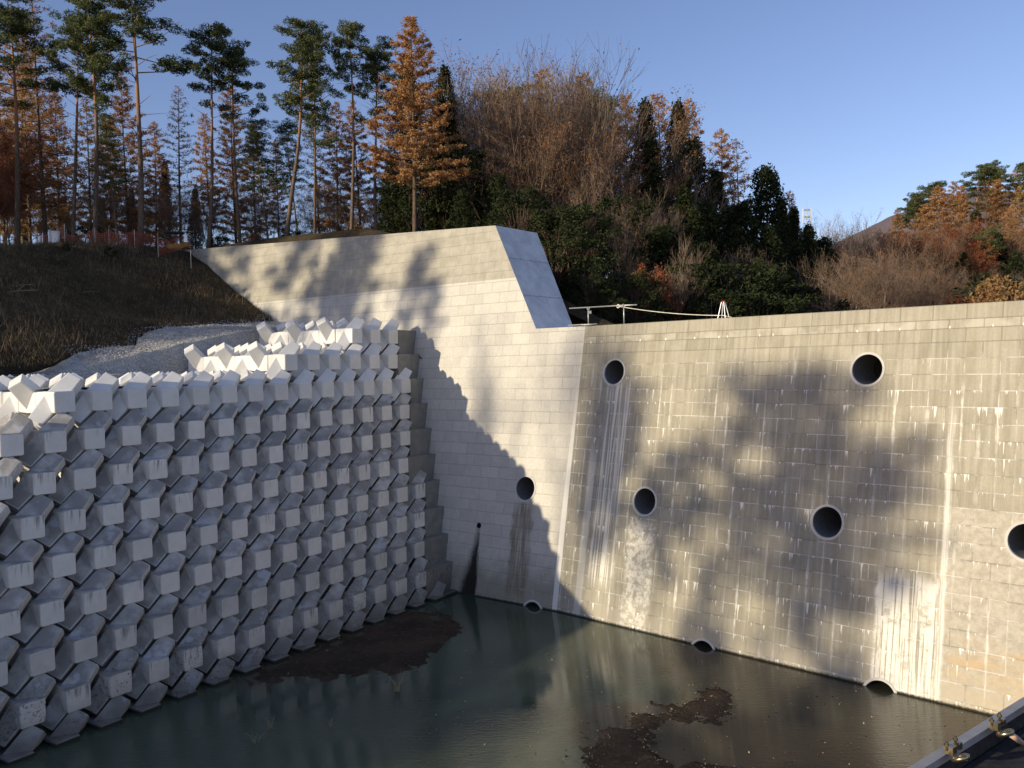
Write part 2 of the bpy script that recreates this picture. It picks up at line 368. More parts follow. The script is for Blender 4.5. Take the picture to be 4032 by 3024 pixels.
# pipes
pipes = [('R', onR(1327, 804)), ('R', onR(1873.5, 798)), ('R', onR(1393, 1083)), ('R', onR(1787, 1128)), ('B', onB(1135, 1055)), ('R', onR(2219, 1170))]
for q, w in (((1152, 1300), 'B'), ((1520, 1384), 'R'), ((1902, 1470), 'R')):
    p = (onR if w == 'R' else onB)(*q); p = p-np.array([0, 0, .49]); p[:2] = (p+(NRh if w == 'R' else NBh)*(.49*BAT))[:2]; pipes.append((w, p))
def ringtube(c, ax, r0, r1, y0, y1, n=48, bat=BAT):
    up = np.array([0, 0, 1.]); sd = np.cross(up, ax); an = np.arange(n)*2*math.pi/n
    circ = lambda r, y: c+ax*y+r*(np.cos(an)[:, None]*sd+np.sin(an)[:, None]*up)
    V = np.concatenate([circ(r0, y0), circ(r1, y0), circ(r1, y1), circ(r0, y1)]); F = []
    V[2*n:] -= np.outer(V[2*n:, 2]-c[2], ax)*bat
    for k in range(4):
        for j in range(n): F.append((k*n+j, k*n+(j+1) % n, ((k+1) % 4)*n+(j+1) % n, ((k+1) % 4)*n+j))
    return V, F
cut = {'R': [], 'B': []}
def cyl(c, ax, r, y0, y1, n=48):
    up = np.array([0, 0, 1.]); sd = np.cross(up, ax); an = np.arange(n)*2*math.pi/n
    circ = lambda y: c+ax*y+r*(np.cos(an)[:, None]*sd+np.sin(an)[:, None]*up)
    return np.concatenate([circ(y0), circ(y1)]), [(j, (j+1) % n, n+(j+1) % n, n+j) for j in range(n)]+[tuple(range(n))[::-1], tuple(range(n, 2*n))]
plab = []
for w, c in pipes:
    N = NRh if w == 'R' else NBh
    V, F = cyl(c, N, .56, -1.9, 1.0); cut[w].append(pymesh('c', V, F))
    V, F = ringtube(c, N, .49, .565, -1.8, .022)
    m_ = MB().add(V, F); o = m_.build('drain_pipe', M_pipe, None, True)
    o.data.polygons.foreach_set('use_smooth', [False]*len(o.data.polygons)); fixn(o.data); child(o, dam)
    V, F = ringtube(c, N, .478, .4895, -1.78, -.03); o2 = MB().add(V, F).build('pipe_lining', M_pipein, None); fixn(o2.data); o2.parent = o
    V, F = cyl(c, N, .49, -1.79, -1.75); o3 = MB().add(V, F).build('pipe_end', M_dark, None); fixn(o3.data); o3.parent = o
dc = onB(1035, 1135)
V, F = cyl(dc, NBh, .12, -1.2, 1.0, 20); cut['B'].append(pymesh('c', V, F))
V, F = ringtube(dc, NBh, .10, .119, -1.1, .02, 20); o = MB().add(V, F).build('weep_pipe', M_dark, None); fixn(o.data); child(o, dam)
def carve(o, lst):
    cs = []
    for me in lst:
        fixn(me); c = bpy.data.objects.new('c', me); COL.objects.link(c); cs.append(c)
        m = o.modifiers.new('b', 'BOOLEAN'); m.operation = 'DIFFERENCE'; m.solver = 'EXACT'; m.object = c
    dg = bpy.context.evaluated_depsgraph_get(); dg.update()
    nm = bpy.data.meshes.new_from_object(o.evaluated_get(dg)); o.modifiers.clear()
    old = o.data; o.data = nm; bpy.data.meshes.remove(old)
    for c in cs:
        m = c.data; bpy.data.objects.remove(c); bpy.data.meshes.remove(m)
carve(wallR, cut['R']); carve(wallB, cut['B'])
child(wallR, dam); child(wallB, dam)

# ------------------------------------------------------------------ cross blocks
def block_mesh(name, mat, mirror=False):
    b = bmesh.new()
    hx, hz, L = .34, .33, .505
    def hull(pts):
        vs = [b.verts.new(p) for p in pts]; r = bmesh.ops.convex_hull(b, input=vs); return vs
    parts = []
    for sy in (1, -1):
        pts = [(sx*hx, sy*L, sz*hz) for sx in (1, -1) for sz in (1, -1)]+[(sx*.36, 0, sz*.35) for sx in (1, -1) for sz in (1, -1)]
        parts.append(pts)
    a = Vector((1, 0, 1)).normalized(); bb = Vector((-1, 0, 1)).normalized(); c = Vector((0, 1, 0))
    for s in (1, -1):
        pts = [a*(.985*s)+v*.335 for v in (bb, -bb, c, -c)]+[v*.44 for v in (bb, -bb, c, -c)]
        parts.append([tuple(p) for p in pts])
    bb_ = bmesh.new()
    for k, pts in enumerate(parts):
        t = bmesh.new(); vs = [t.verts.new(p) for p in pts]; bmesh.ops.convex_hull(t, input=vs)
        bmesh.ops.dissolve_limit(t, angle_limit=.02, verts=t.verts, edges=t.edges)
        ed = []
        for e in t.edges:
            far_ = [ (abs(v.co.y) > L-.01) if k < 2 else (abs(v.co.dot(a)) > .9) for v in e.verts]
            if any(far_): ed.append(e)
        lon = [e for e in ed if k < 2 and abs(e.verts[0].co.y-e.verts[1].co.y) > .3]
        if lon: bmesh.ops.bevel(t, geom=lon, offset=.055, segments=2, affect='EDGES', profile=.5, clamp_overlap=True)
        ed = [e for e in t.edges if (all(abs(v.co.y) > L-.01 for v in e.verts) if k < 2 else any(abs(v.co.dot(a)) > .9 for v in e.verts))]
        bmesh.ops.bevel(t, geom=ed, offset=.018 if k < 2 else .036, segments=1 if k < 2 else 2, affect='EDGES', profile=.6, clamp_overlap=True)
        tm = bpy.data.meshes.new('t'); t.to_mesh(tm); t.free(); bb_.from_mesh(tm); bpy.data.meshes.remove(tm)
    if mirror:
        for v in bb_.verts: v.co.x = -v.co.x
    bmesh.ops.recalc_face_normals(bb_, faces=bb_.faces)
    me = bpy.data.meshes.new(name); bb_.to_mesh(me); bb_.free(); b.free(); me.materials.append(mat); return me
BM = {(m, k): block_mesh('cross_block', mat, k) for m, mat in (('n', M_new), ('o', M_old), ('l', M_low)) for k in (False, True)}
ORD = ['first', 'second', 'third', 'fourth', 'fifth', 'sixth', 'seventh', 'eighth', 'ninth', 'tenth', 'eleventh', 'twelfth', 'thirteenth', 'fourteenth', 'fifteenth', 'sixteenth', 'seventeenth', 'eighteenth', 'nineteenth', 'twentieth', 'twenty-first', 'twenty-second', 'twenty-third', 'twenty-fourth']
ORD += [t + '-' + o for t in ('twenty',) for o in ORD[4:9]] + ['thirtieth'] + [t + '-' + o for t in ('thirty',) for o in ORD[:9]] + ['fortieth'] + ['forty-' + o for o in ORD[:9]]
rng = random.Random(5)
TI = {}   # tier -> (d0, n, zc)
dl = {1: 17.77, 2: 17.20, 3: 16.30, 4: 15.74, 5: 15.17, 6: 14.53, 7: 13.93, 8: 13.33, 9: 12.76, 10: 12.26, 11: 11.69}
for k in range(1, 12):
    t = 10-k; TI[k] = (dl[k], -23.42-.42*t, 1.28-.33+1.17*t)
U_ = 1.26; pb = .51
lim = {1: (1390, 1560), 2: (1120, 1555), 3: (240, 1615), 4: (-120, 1615), 5: (-120, 1615), 6: (-120, 1612), 7: (-120, 1672), 8: (-120, 1670), 9: (-120, 1668), 10: (-120, 1664), 11: (-120, 1740)}
rotS = math.atan2(dS[1], dS[0])
last = {}; nb = 0; firstj = {}
for k in range(1, 12):
    d0, n0, zc = TI[k]; js = []
    for j in range(-6, 24):
        x, y = proj(dS*(d0+U_*j)+nS*n0+np.array([0, 0, zc])); x *= K
        if lim[k][0] <= x <= lim[k][1] and (dS*(d0+U_*j)+nS*n0)[1] > 2: js.append(j)
    last[k] = d0+U_*js[-1]; firstj[k] = d0+U_*js[0]
    for idx, j in enumerate(js):
        if k in (1, 2): depth = 6
        elif k == 3: depth = 7 if idx < 5 else 4
        elif k == 4: depth = 6 if idx < 3 else 1
        else: depth = 1
        for q in range(depth):
            key = 'n' if k <= 3 else ('o' if k <= 8 else 'l')
            o = bpy.data.objects.new('cross_block', BM[(key, q % 2 == 1)]); COL.objects.link(o)
            p = dS*(d0+U_*j+rng.uniform(-.02, .02))+nS*(n0-pb-2*pb*q+rng.uniform(-.02, .02))+np.array([0, 0, zc+rng.uniform(-.01, .01)])
            o.location = p; o.rotation_euler = (rad(rng.uniform(-1, 1)), rad(rng.uniform(-1, 1)), rotS+rad(rng.uniform(-1.2, 1.2)))
            if k <= 3 and q > 2 and idx < 5: o.rotation_euler.z += rad(rng.uniform(-2, 2)); o.rotation_euler.y += rad(rng.uniform(-2, 2))
            r = len(js)-1-idx
            tone = 'pale' if k <= 3 else 'grey'
            tier = ORD[k-1] if k < 11 else 'lowest, half sunk,'
            if q == 0: lb = f'{tone} concrete cross block, front of the {tier} tier from the top, {ORD[r]} from right end'
            else: lb = f'pale cross block {ORD[q-1]} behind the front one, {ORD[r]} column from right, {ORD[k-1]} tier down'
            if k == 11: lb = f'dirty cross block tip at the waterline, {ORD[r]} from the right end of the row'
            tag(o, lb, 'concrete block', 'cross-shaped concrete blocks stacked in tiers'); nb += 1
print('blocks', nb)
# stepped slabs closing the stack against the dam
for k in range(1, 12):
    d0, n0, zc = TI[k]; zt = zc+.335; zb = zt-1.20 if k < 11 else -1.5
    l0 = last[k]+.37 if k != 11 else last[k]+.3
    def P_(d, n, z): return dS*d+nS*n+np.array([0, 0, z])
    def onwall(n, z):
        p = P_(30, n, z); t = (cBp-BAT*z-float(NBh@p))/float(NBh@dS); return p+dS*(t+.02)
    fr, bk = n0-.02, n0-5
    V = [P_(l0, fr, zb), onwall(fr, zb), onwall(fr, zt), P_(l0, fr, zt), P_(l0, bk, zb), onwall(bk, zb), onwall(bk, zt), P_(l0, bk, zt)]
    me = pymesh('infill_step', V, [(0, 1, 2, 3), (5, 4, 7, 6), (3, 2, 6, 7), (0, 4, 5, 1), (1, 5, 6, 2), (0, 3, 7, 4)], M_slab); fixn(me)
    b = bmesh.new(); b.from_mesh(me); bmesh.ops.bevel(b, geom=[e for e in b.edges], offset=.012, segments=1, affect='EDGES'); b.to_mesh(me); b.free()
    o = link('infill_step', me, loc=None); w_ = ORD[k-1]
    tag(o, f'grey cast concrete step between the block stack and dam, {w_} from the top', 'concrete step', 'cast concrete steps beside the block stack')
# fill core behind the fronts
core = MB()
for k in range(3, 12):
    d0, n0, zc = TI[k]; zt = zc+.30; q0 = n0-(7.3 if k == 3 else 6.3 if k == 4 else 1.25)
    sL = -8 if k > 3 else firstj[3]-.4
    c0 = dS*((sL+33)/2)+nS*(q0-3)+np.array([0, 0, (zt+zt-1.2)/2])
    core.box(c0, (33-sL, 6.0, 1.199), [[dS[0], -nS[0], 0], [dS[1], -nS[1], 0], [0, 0, 1]])

# ------------------------------------------------------------------ ground
def gravel_mat():
    n = NT('gravel'); P = n.tc.outputs['Object']
    vo = n.t.nodes.new('ShaderNodeTexVoronoi'); vo.inputs['Scale'].default_value = 24; n.L(P, vo.inputs['Vector'])
    k = n.sep(vo.outputs['Color'])[0]
    col = n.mix(k, (.36, .35, .33), (.72, .70, .65)); col = n.mix(n.ss(n.noise(P, .6, 4), .35, .7, 0, .4), col, (.25, .24, .22))
    n.bump(n.M('MULTIPLY', vo.outputs['Distance'], -1), 1, .04); return n.out(col, .95, .1)
def soil_mat(name, c0, c1, c2):
    n = NT(name); P = n.tc.outputs['Object']
    col = n.mix(n.ss(n.noise(P, .5, 5), .35, .65), c0, c1); col = n.mix(n.ss(n.noise(P, 5, 6, .7), .5, .7, 0, .6), col, c2)
    n.bump(n.noise(P, 6, 6, .75), 1, .15); return n.out(col, .95, .1)
M_gravel = gravel_mat()
M_soil = soil_mat('soil_and_dead_grass', (.045, .034, .022), (.085, .065, .036), (.14, .105, .055))
M_forest = soil_mat('leaf_litter', (.035, .026, .016), (.06, .04, .022), (.1, .06, .028))
core.build('rubble_core', M_gravel); tag(bpy.data.objects['rubble_core'], kind='structure')
def sst(x, a, b):
    t = np.clip((x-a)/(b-a), 0, 1); return t*t*(3-2*t)
_r = np.random.RandomState(3)
_ph = _r.uniform(0, 6.28, (14, 2)); _fr = _r.normal(0, 1, (14, 2))
def wob(x, y, sc_=1., n=14):
    z = 0
    for i in range(n):
        k = (1+i*.6)*.12*sc_; z = z+np.sin(_fr[i, 0]*x*k+_fr[i, 1]*y*k+_ph[i, 0])/(1+i*.6)
    return z*.35
def G(x, y):
    x = np.asarray(x, float); y = np.asarray(y, float)
    s = x*dS[0]+y*dS[1]; q = x*nS[0]+y*nS[1]
    cap = 17.05+.85*sst(s, 22, 36); front_ = np.minimum(17.9-.49*(q+49), cap+.03*np.maximum(-q-49, 0))
    bk = 8+10*sst(16-x, 0, 26)+25*np.exp(-((x-105)**2+(y-165)**2)/58**2)
    w = sst(s, 35.8, 37.0)
    z = front_*(1-w)+np.where(q < -47, np.maximum(bk, front_), bk)*w
    z = np.where(s < 36, front_, z)
    return z+wob(x, y)*np.where(s < 37, .10+.25*sst(-q, 40, 46), .35)+np.where((s < 37) & (q > -51), wob(x*5+3, y*5)*(.10+.08*sst(s, 25, 31)), 0)-np.where(s < 37, 1.0*np.exp(-((s-27.0)/3.6)**2)*sst(-q, 37.5, 41)*(1-sst(-q, 47, 50)), 0)
ss_ = np.concatenate([np.arange(-130, 20, 3), np.arange(20, 38.2, .7), np.arange(39, 120, 2.5), np.arange(125, 420, 15)])
qq_ = np.concatenate([np.arange(-260, -80, 12), np.arange(-80, -50, 2.5), np.arange(-50, -30, .8), np.arange(-29, 60, 3), np.arange(65, 330, 14)])
S_, Q_ = np.meshgrid(ss_, qq_, indexing='ij'); X_ = S_*dS[0]+Q_*nS[0]; Y_ = S_*dS[1]+Q_*nS[1]; Z_ = G(X_, Y_)
hp = np.array([nS[0]*.49, nS[1]*.49, 1.]); hc = 17.9-.49*49
edge = [(60, 812), (95, 806), (135, 787), (170, 768), (230, 756), (293, 752), (298, 737), (320, 722), (357, 712), (450, 706), (549, 702), (606, 696)]
up_ = [hitp(x, y, hp, hc)+np.array([0, 0, .12]) for x, y in edge]
_es = [p@dS for p in up_]; _eq = [p@nS for p in up_]
qe = np.interp(S_, _es, _eq, left=-34.0); dig = (S_ < 36.6)*sst(Q_-qe, .0, .9); Z_ = Z_-.8*dig
ny = len(qq_); F = []
for i in range(len(ss_)-1):
    for j in range(ny-1):
        if ss_[i] < 36.6 and qq_[j+1] > -31.5: continue
        F.append((i*ny+j, i*ny+j+1, (i+1)*ny+j+1, (i+1)*ny+j))
me = pymesh('hillside_ground', np.stack([X_, Y_, Z_], -1).reshape(-1, 3), F, M_soil, True); fixn(me)
tag(link('hillside_ground', me), kind='structure')
# gravel fill behind the stack: rows from the hill edge down to the stack
d2a = firstj[2]; d1a = firstj[1]
low = []
for p in up_:
    s = p@dS; k = .0
    zl = float(np.clip(9.98+.21*(s-19.5), 9.98, 11.9))
    nl = -33.3
    low.append((s-1.2, nl, zl))
rows = []; NR_ = 14
ms = []
for p, (s, q, z) in zip(up_, low):
    a_ = p; b_ = dS*s+nS*q+np.array([0, 0, z]); c_ = dS*s+nS*(-27.5)+np.array([0, 0, 9.75])
    rr = []
    for t in np.linspace(0, 1, NR_):
        rr.append(a_*(1-t)+b_*t)
    fl_ = lambda q_, z_: dS*s+nS*q_+np.array([0, 0, z_])
    rr += [fl_(-33.25, 9.98), fl_(-32.3, 9.98), fl_(-31.45, 9.98), fl_(-31.4, 9.55), fl_(-27.5, 9.55)]
    ms.append(rr)
arr = np.array(ms)                       # refine across
m2 = []
for i in range(len(arr)-1):
    for t in np.linspace(0, 1, 8, endpoint=False): m2.append(arr[i]*(1-t)+arr[i+1]*t)
m2 = [np.array([dS*s_+nS*q_+np.array([0, 0, 9.98]) for q_ in np.linspace(-34.2, -33.3, NR_)]+[dS*s_+nS*q_+np.array([0, 0, z_]) for q_, z_ in ((-33.25, 9.98), (-32.3, 9.98), (-31.45, 9.98), (-31.4, 9.55), (-27.5, 9.55))]) for s_ in np.arange(-6, up_[0]@dS-.3, .8)]+m2
m2.append(arr[-1]); ext = arr[-1].copy(); ext += dS*1.0; m2.append(ext); m2 = np.array(m2)
_sv = m2[..., :NR_, :]@dS
m2[..., 2] += wob(m2[..., 0]*6, m2[..., 1]*6)*.08
a0, b0 = m2.shape[:2]
F = [(i*b0+j, i*b0+j+1, (i+1)*b0+j+1, (i+1)*b0+j) for i in range(a0-1) for j in range(b0-1) if j < NR_+2 or m2[i+1, j]@dS > firstj[3]+.4]
me = pymesh('gravel_fill', m2.reshape(-1, 3), F, M_gravel, True); fixn(me); tag(link('gravel_fill', me), kind='structure')

# ------------------------------------------------------------------ water, bed bars
def water_mat():
    n = NT('pond_water'); P = n.tc.outputs['Object']
    w1 = n.noise(n.scale(P, (1.4, 5, 1)), 1.6, 3, .6); w2 = n.noise(n.scale(P, (1, 2.6, 1)), 7, 3, .6)
    patch = n.ss(n.noise(P, .16, 2), .42, .6)
    h = n.M('MULTIPLY', n.M('ADD', n.M('MULTIPLY', w1, .6), n.M('MULTIPLY', w2, .5)), n.M('ADD', .12, n.M('MULTIPLY', patch, .9)))
    n.bump(h, .28, .05)
    col = n.mix(n.ss(n.noise(P, .12, 4), .35, .65), (.036, .058, .042), (.062, .086, .054))
    x = n.sep(P); br = n.ss(n.M('ADD', n.M('SUBTRACT', x[0], n.M('MULTIPLY', x[1], .15)), n.M('MULTIPLY', n.noise(P, .4, 4), 5)), 2.0, 4.2)
    col = n.mix(n.M('MULTIPLY', br, .8), col, (.030, .021, .014))
    for (px, py), rx, ry, an in (((770, 1400), 5.2, 2.0, .75), ((1450, 1585), 3.4, 2.2, -.5), ((1800, 1620), 2.6, 1.5, -.7)):
        c_ = hitz(px, py, 0); ca, sa = math.cos(an), math.sin(an)
        u = n.M('MULTIPLY', n.M('SUBTRACT', n.dot(P, (ca, sa, 0)), float(c_[0]*ca+c_[1]*sa)), 1/rx); w = n.M('MULTIPLY', n.M('SUBTRACT', n.dot(P, (-sa, ca, 0)), float(-c_[0]*sa+c_[1]*ca)), 1/ry)
        r2 = n.M('ADD', n.M('ADD', n.M('MULTIPLY', u, u), n.M('MULTIPLY', w, w)), n.M('MULTIPLY', n.M('SUBTRACT', n.noise(P, .9, 5, .65), .5), 1.6))
        col = n.mix(n.ss(r2, .5, 1.15, .85, 0), col, (.056, .044, .029))
    return n.out(col, .06, .5)
me = pymesh('pond_water', [(-60, -40, 0), (70, -40, 0), (70, 60, 0), (-60, 60, 0)], [(0, 1, 2, 3)], water_mat())
tag(link('pond_water', me), kind='structure')
M_sed = soil_mat('dark_silt', (.052, .040, .029), (.092, .068, .048), (.16, .12, .085))
def bar(outline, peak, name='silt_bar', seed=0, lit=False):
    pts = np.array([hitz(x, y, 0)[:2] for x, y in outline]); lo = pts.min(0)-.5; hi = pts.max(0)+.5
    st = .11; xs = np.arange(lo[0], hi[0], st); ys = np.arange(lo[1], hi[1], st); X, Y = np.meshgrid(xs, ys, indexing='ij')
    d = np.full(X.shape, 1e9); ins = np.zeros(X.shape, bool)
    for i in range(len(pts)):
        a, b = pts[i], pts[(i+1) % len(pts)]; ab = b-a
        t = np.clip(((X-a[0])*ab[0]+(Y-a[1])*ab[1])/(ab@ab), 0, 1); d = np.minimum(d, np.hypot(X-a[0]-t*ab[0], Y-a[1]-t*ab[1]))
        c = ((a[1] > Y) != (b[1] > Y)) & (X < (b[0]-a[0])*(Y-a[1])/(b[1]-a[1]+1e-12)+a[0]); ins ^= c
    sd = np.where(ins, d, -d)
    nz = wob(X*9+seed, Y*9)*.9+wob(X*40, Y*40+seed)*.7
    Z = np.clip(sd-.12+nz*.95, -.9, .6)*peak/.6; Z = Z+wob(X*30, Y*30)*.006
    ny = len(ys); F = []
    for i in range(len(xs)-1):
        for j in range(ny-1):
            if Z[i:i+2, j:j+2].max() > -.03: F.append((i*ny+j, i*ny+j+1, (i+1)*ny+j+1, (i+1)*ny+j))
    me = pymesh(name, np.stack([X, Y, Z], -1).reshape(-1, 3), F, M_sed, True); fixn(me); tag(link(name, me), kind='structure')
    return X[Z > .005], Y[Z > .005]
b1 = bar([(530, 1466), (600, 1432), (700, 1392), (790, 1360), (870, 1325), (940, 1322), (990, 1350), (1005, 1374), (955, 1398), (915, 1432), (820, 1452), (650, 1472)], .05, seed=3)
b2 = bar([(1265, 1640), (1310, 1590), (1380, 1550), (1470, 1512), (1560, 1482), (1580, 1500), (1575, 1548), (1500, 1568), (1395, 1572), (1380, 1596), (1450, 1632), (1560, 1648), (1700, 1655), (1700, 1720), (1280, 1720)], .06, seed=9)
# leaf litter on bars and floating
r_ = np.random.RandomState(8)
lv = MB()
def quads(c, size, n_=None):
    m = len(c); a = r_.normal(0, 1, (m, 3)); a[:, 2] *= .3; a /= np.linalg.norm(a, axis=1)[:, None]; b = np.cross(a, np.array([0, 0, 1.])+r_.normal(0, .3, (m, 3))); b /= np.linalg.norm(b, axis=1)[:, None]
    s = size*r_.uniform(.5, 1.3, (m, 1)); V = np.stack([c-a*s, c-b*s*.5, c+a*s, c+b*s*.5], 1).reshape(-1, 3)
    return V, (np.arange(m*4).reshape(m, 4)).tolist()
pts = []
for (bx, by), cnt in ((b1, 160), (b2, 700)):
    if len(bx):
        i = r_.randint(0, len(bx), cnt); pts.append(np.stack([bx[i]+r_.uniform(-.3, .3, cnt), by[i]+r_.uniform(-.3, .3, cnt), np.full(cnt, .045)], 1))
fx = np.array([hitz(x, y, 0) for x, y in zip(r_.uniform(900, 2100, 260), r_.uniform(1400, 1655, 260))]); fx[:, 2] = .012; pts.append(fx[(NRh[:2]@fx[:, :2].T) > cRp+.3])
pts = np.concatenate(pts); V, F = quads(pts, .035)
me = pymesh('fallen_leaves', V, F, simple('dead_leaf', (.34, .23, .14), .8, var=.5, sc_=3))
tag(link('fallen_leaves', me), 'scattered pale dead leaves on the dark silt bars and floating on the pond', 'leaves', kind='stuff')
# reeds
M_reed = simple('dry_reed', (.30, .25, .14), .8)
def reed(x, y, hgt, cnt, seed, label):
    rr = np.random.RandomState(seed); b = MB(); base = hitz(x, y, 0)
    for i in range(cnt):
        dx, dy = rr.normal(0, .35, 2); hh = hgt*rr.uniform(.5, 1); o = np.array([*rr.normal(0, .05, 2), -.05])
        p = [o, o+np.array([dx*hh*.3, dy*hh*.3, hh*.6]), o+np.array([dx*hh, dy*hh, hh])]; b.tube(p, [.008, .007, .002], 3)
    o = b.build('reed_tuft', M_reed); o.location = base; tag(o, label, 'reeds', 'reed tufts in the pond')
reed(857, 1493, .62, 14, 1, 'largest dry reed tuft standing in the water below the long silt bar')
reed(590, 1572, .5, 6, 2, 'thin reed tuft in dark water right of the lowest blocks')
reed(553, 1604, .45, 5, 3, 'sparse reed stalks nearest the bottom of the picture on the left')
reed(712, 1570, .3, 4, 4, 'short reed stalks in open water between two other tufts')
# ------------------------------------------------------------------ tree kit
def leaf_mat(name, c0, c1, c2, tr=.25, sc_=.9):
    n = NT(name); P = n.tc.outputs['Object']; oi = n.t.nodes.new('ShaderNodeObjectInfo')
    col = n.mix(n.ss(n.noise(P, sc_, 3), .3, .7), c0, c1)
    col = n.mix(n.ss(n.white(n.scale(n.vec(n.M('FLOOR', n.M('MULTIPLY', n.sep(P)[0], 4)), n.M('FLOOR', n.M('MULTIPLY', n.sep(P)[1], 4)), n.M('FLOOR', n.M('MULTIPLY', n.sep(P)[2], 4))), (1, 1, 1))), .3, 1, 0, .8), col, c2)
    col = n.mix(n.M('MULTIPLY', oi.outputs['Random'], .3), col, tuple(x*.6 for x in c0))
    n.out(col, .75, .15)
    t = n.t.nodes.new('ShaderNodeBsdfTranslucent'); n.L(col, t.inputs['Color']); mx = n.t.nodes.new('ShaderNodeMixShader'); mx.inputs[0].default_value = tr
    n.t.links.new(n.b.outputs[0], mx.inputs[1]); n.t.links.new(t.outputs[0], mx.inputs[2]); n.t.links.new(mx.outputs[0], n.t.nodes['Material Output'].inputs[0]); return n.m
def bark_mat(name, c0, c1, zr=None):
    n = NT(name); P = n.tc.outputs['Object']; k = n.noise(n.scale(P, (1, 1, .25)), 14, 4)
    col = n.mix(n.ss(k, .3, .7), c0, c1)
    if zr: col = n.mix(n.ss(n.sep(P)[2], zr[0], zr[1], 0, .9), col, zr[2])
    n.bump(k, .5, .03); return n.out(col, .9, .1)
M_pine = leaf_mat('pine_needles', (.055, .075, .030), (.11, .135, .052), (.19, .20, .08))
M_larch = leaf_mat('larch_needles', (.36, .175, .070), (.50, .27, .11), (.60, .38, .19), .35)
M_gold = leaf_mat('gold_needles', (.40, .23, .08), (.50, .31, .12), (.58, .39, .18), .35)
M_cedar = leaf_mat('cedar_foliage', (.014, .022, .009), (.030, .042, .015), (.060, .07, .024), .1)
M_broad = leaf_mat('evergreen_leaves', (.014, .022, .008), (.032, .046, .014), (.052, .062, .02), .1)
M_tan = leaf_mat('tan_leaves', (.26, .15, .06), (.34, .2, .08), (.42, .27, .13), .3)
M_brown = leaf_mat('brown_leaves', (.20, .095, .045), (.30, .15, .07), (.36, .2, .1), .3)
M_redlf = leaf_mat('russet_leaves', (.24, .07, .035), (.32, .11, .05), (.36, .16, .08), .3)
M_twig = leaf_mat('twigs', (.135, .098, .072), (.215, .158, .118), (.31, .24, .185), 0, .6)
M_bark = bark_mat('brown_bark', (.07, .05, .037), (.16, .115, .085))
M_pbark = bark_mat('pine_bark', (.09, .065, .05), (.19, .14, .105), (7, 12, (.36, .19, .10)))
M_gbark = bark_mat('grey_bark', (.16, .13, .105), (.30, .25, .2))
def quad_cloud(rs, C, size, flat=0., asp=.42):
    m = len(C); a = rs.normal(0, 1, (m, 3)); a[:, 2] *= (1-flat); a /= np.linalg.norm(a, axis=1)[:, None]+1e-9
    b = rs.normal(0, 1, (m, 3)); b = np.cross(a, b); b /= np.linalg.norm(b, axis=1)[:, None]+1e-9
    s = size*rs.uniform(.6, 1.35, (m, 1)); V = np.stack([C-a*s, C-b*s*asp, C+a*s, C+b*s*asp], 1).reshape(-1, 3)
    return V, np.arange(m*4).reshape(m, 4)
def fastmesh(name, V, Fq, mat):
    me = bpy.data.meshes.new(name); V = np.asarray(V, np.float32); Fq = np.asarray(Fq, np.int32); me.vertices.add(len(V)); me.vertices.foreach_set('co', V.ravel())
    me.loops.add(Fq.size); me.loops.foreach_set('vertex_index', Fq.ravel()); me.polygons.add(len(Fq))
    k = Fq.shape[1]; me.polygons.foreach_set('loop_start', np.arange(len(Fq), dtype=np.int32)*k)
    me.update(calc_edges=True); me.validate(); me.materials.append(mat); return me
def trunk_path(rs, h, bend, n=12):
    t = np.linspace(0, 1, n); ph = rs.uniform(0, 6.28, 4)
    x = bend*(np.sin(t*2.6+ph[0])-math.sin(ph[0]))*h*.03+.03*np.sin(t*9+ph[1])*h*.08*bend; y = bend*(np.sin(t*2.2+ph[2])-math.sin(ph[2]))*h*.03
    return np.stack([x, y, t*h], 1), t
def at(path, t):
    i = np.clip(t, 0, .999)*(len(path)-1); k = int(i); f = i-k; return path[k]*(1-f)+path[k+1]*f
def pine(seed, h=18, cr=2.9, base=.58, bend=1., pads=70, r0=.19, tuft=1.):
    rs = np.random.RandomState(seed); path, t = trunk_path(rs, h, bend); T = MB(); T.tube(path, r0*(1-t*.82), 8)
    C = []; nl = int(24*(1-base)/.42)
    for i in range(nl):
        tt = base+(1-base)*(i/nl)**.9*.99; p = at(path, tt); az = i*2.4+rs.uniform(-.4, .4)
        prof = math.sin(min(1, (tt-base)/(1-base)*1.15+.28)*math.pi*.86)**.7
        L = cr*prof*rs.uniform(.55, 1.15); up = rs.uniform(.05, .45)
        dirv = np.array([math.cos(az), math.sin(az), up]); pts = [p, p+dirv*L*.5+[0, 0, -.05], p+dirv*L+[0, 0, .12*L]]
        T.tube(pts, [.055*(1.2-tt)+.02, .03, .012], 4, False)
        for q in range(rs.randint(3, 7)):
            f = rs.uniform(.35, 1.05); c = p+dirv*L*f+np.array([*rs.normal(0, .42, 2), .1+rs.normal(0, .2)]); rr = rs.uniform(.3, .62)
            m = int(150*tuft*rr/.5); e = rs.normal(0, 1, (m, 3)); e /= np.linalg.norm(e, axis=1)[:, None]; e *= rs.uniform(.4, 1, (m, 1))**.6
            C.append(c+e*[rr, rr, rr*.5]+rs.normal(0, .05, (m, 3)))
    for i in range(12):          # dead lower limbs
        tt = rs.uniform(.3, base+.08); p = at(path, tt); az = rs.uniform(0, 6.28); L = rs.uniform(.7, 2.2); d = np.array([math.cos(az), math.sin(az), rs.uniform(-.1, .5)])
        T.tube([p, p+d*L*.5, p+d*L+rs.normal(0, .12, 3)], [.03, .02, .006], 3, False)
    C = np.concatenate(C); V, F = quad_cloud(rs, C, .12, .2, .26)
    return T.mesh('trunk', M_pbark, True), fastmesh('crown', V, F, M_pine)
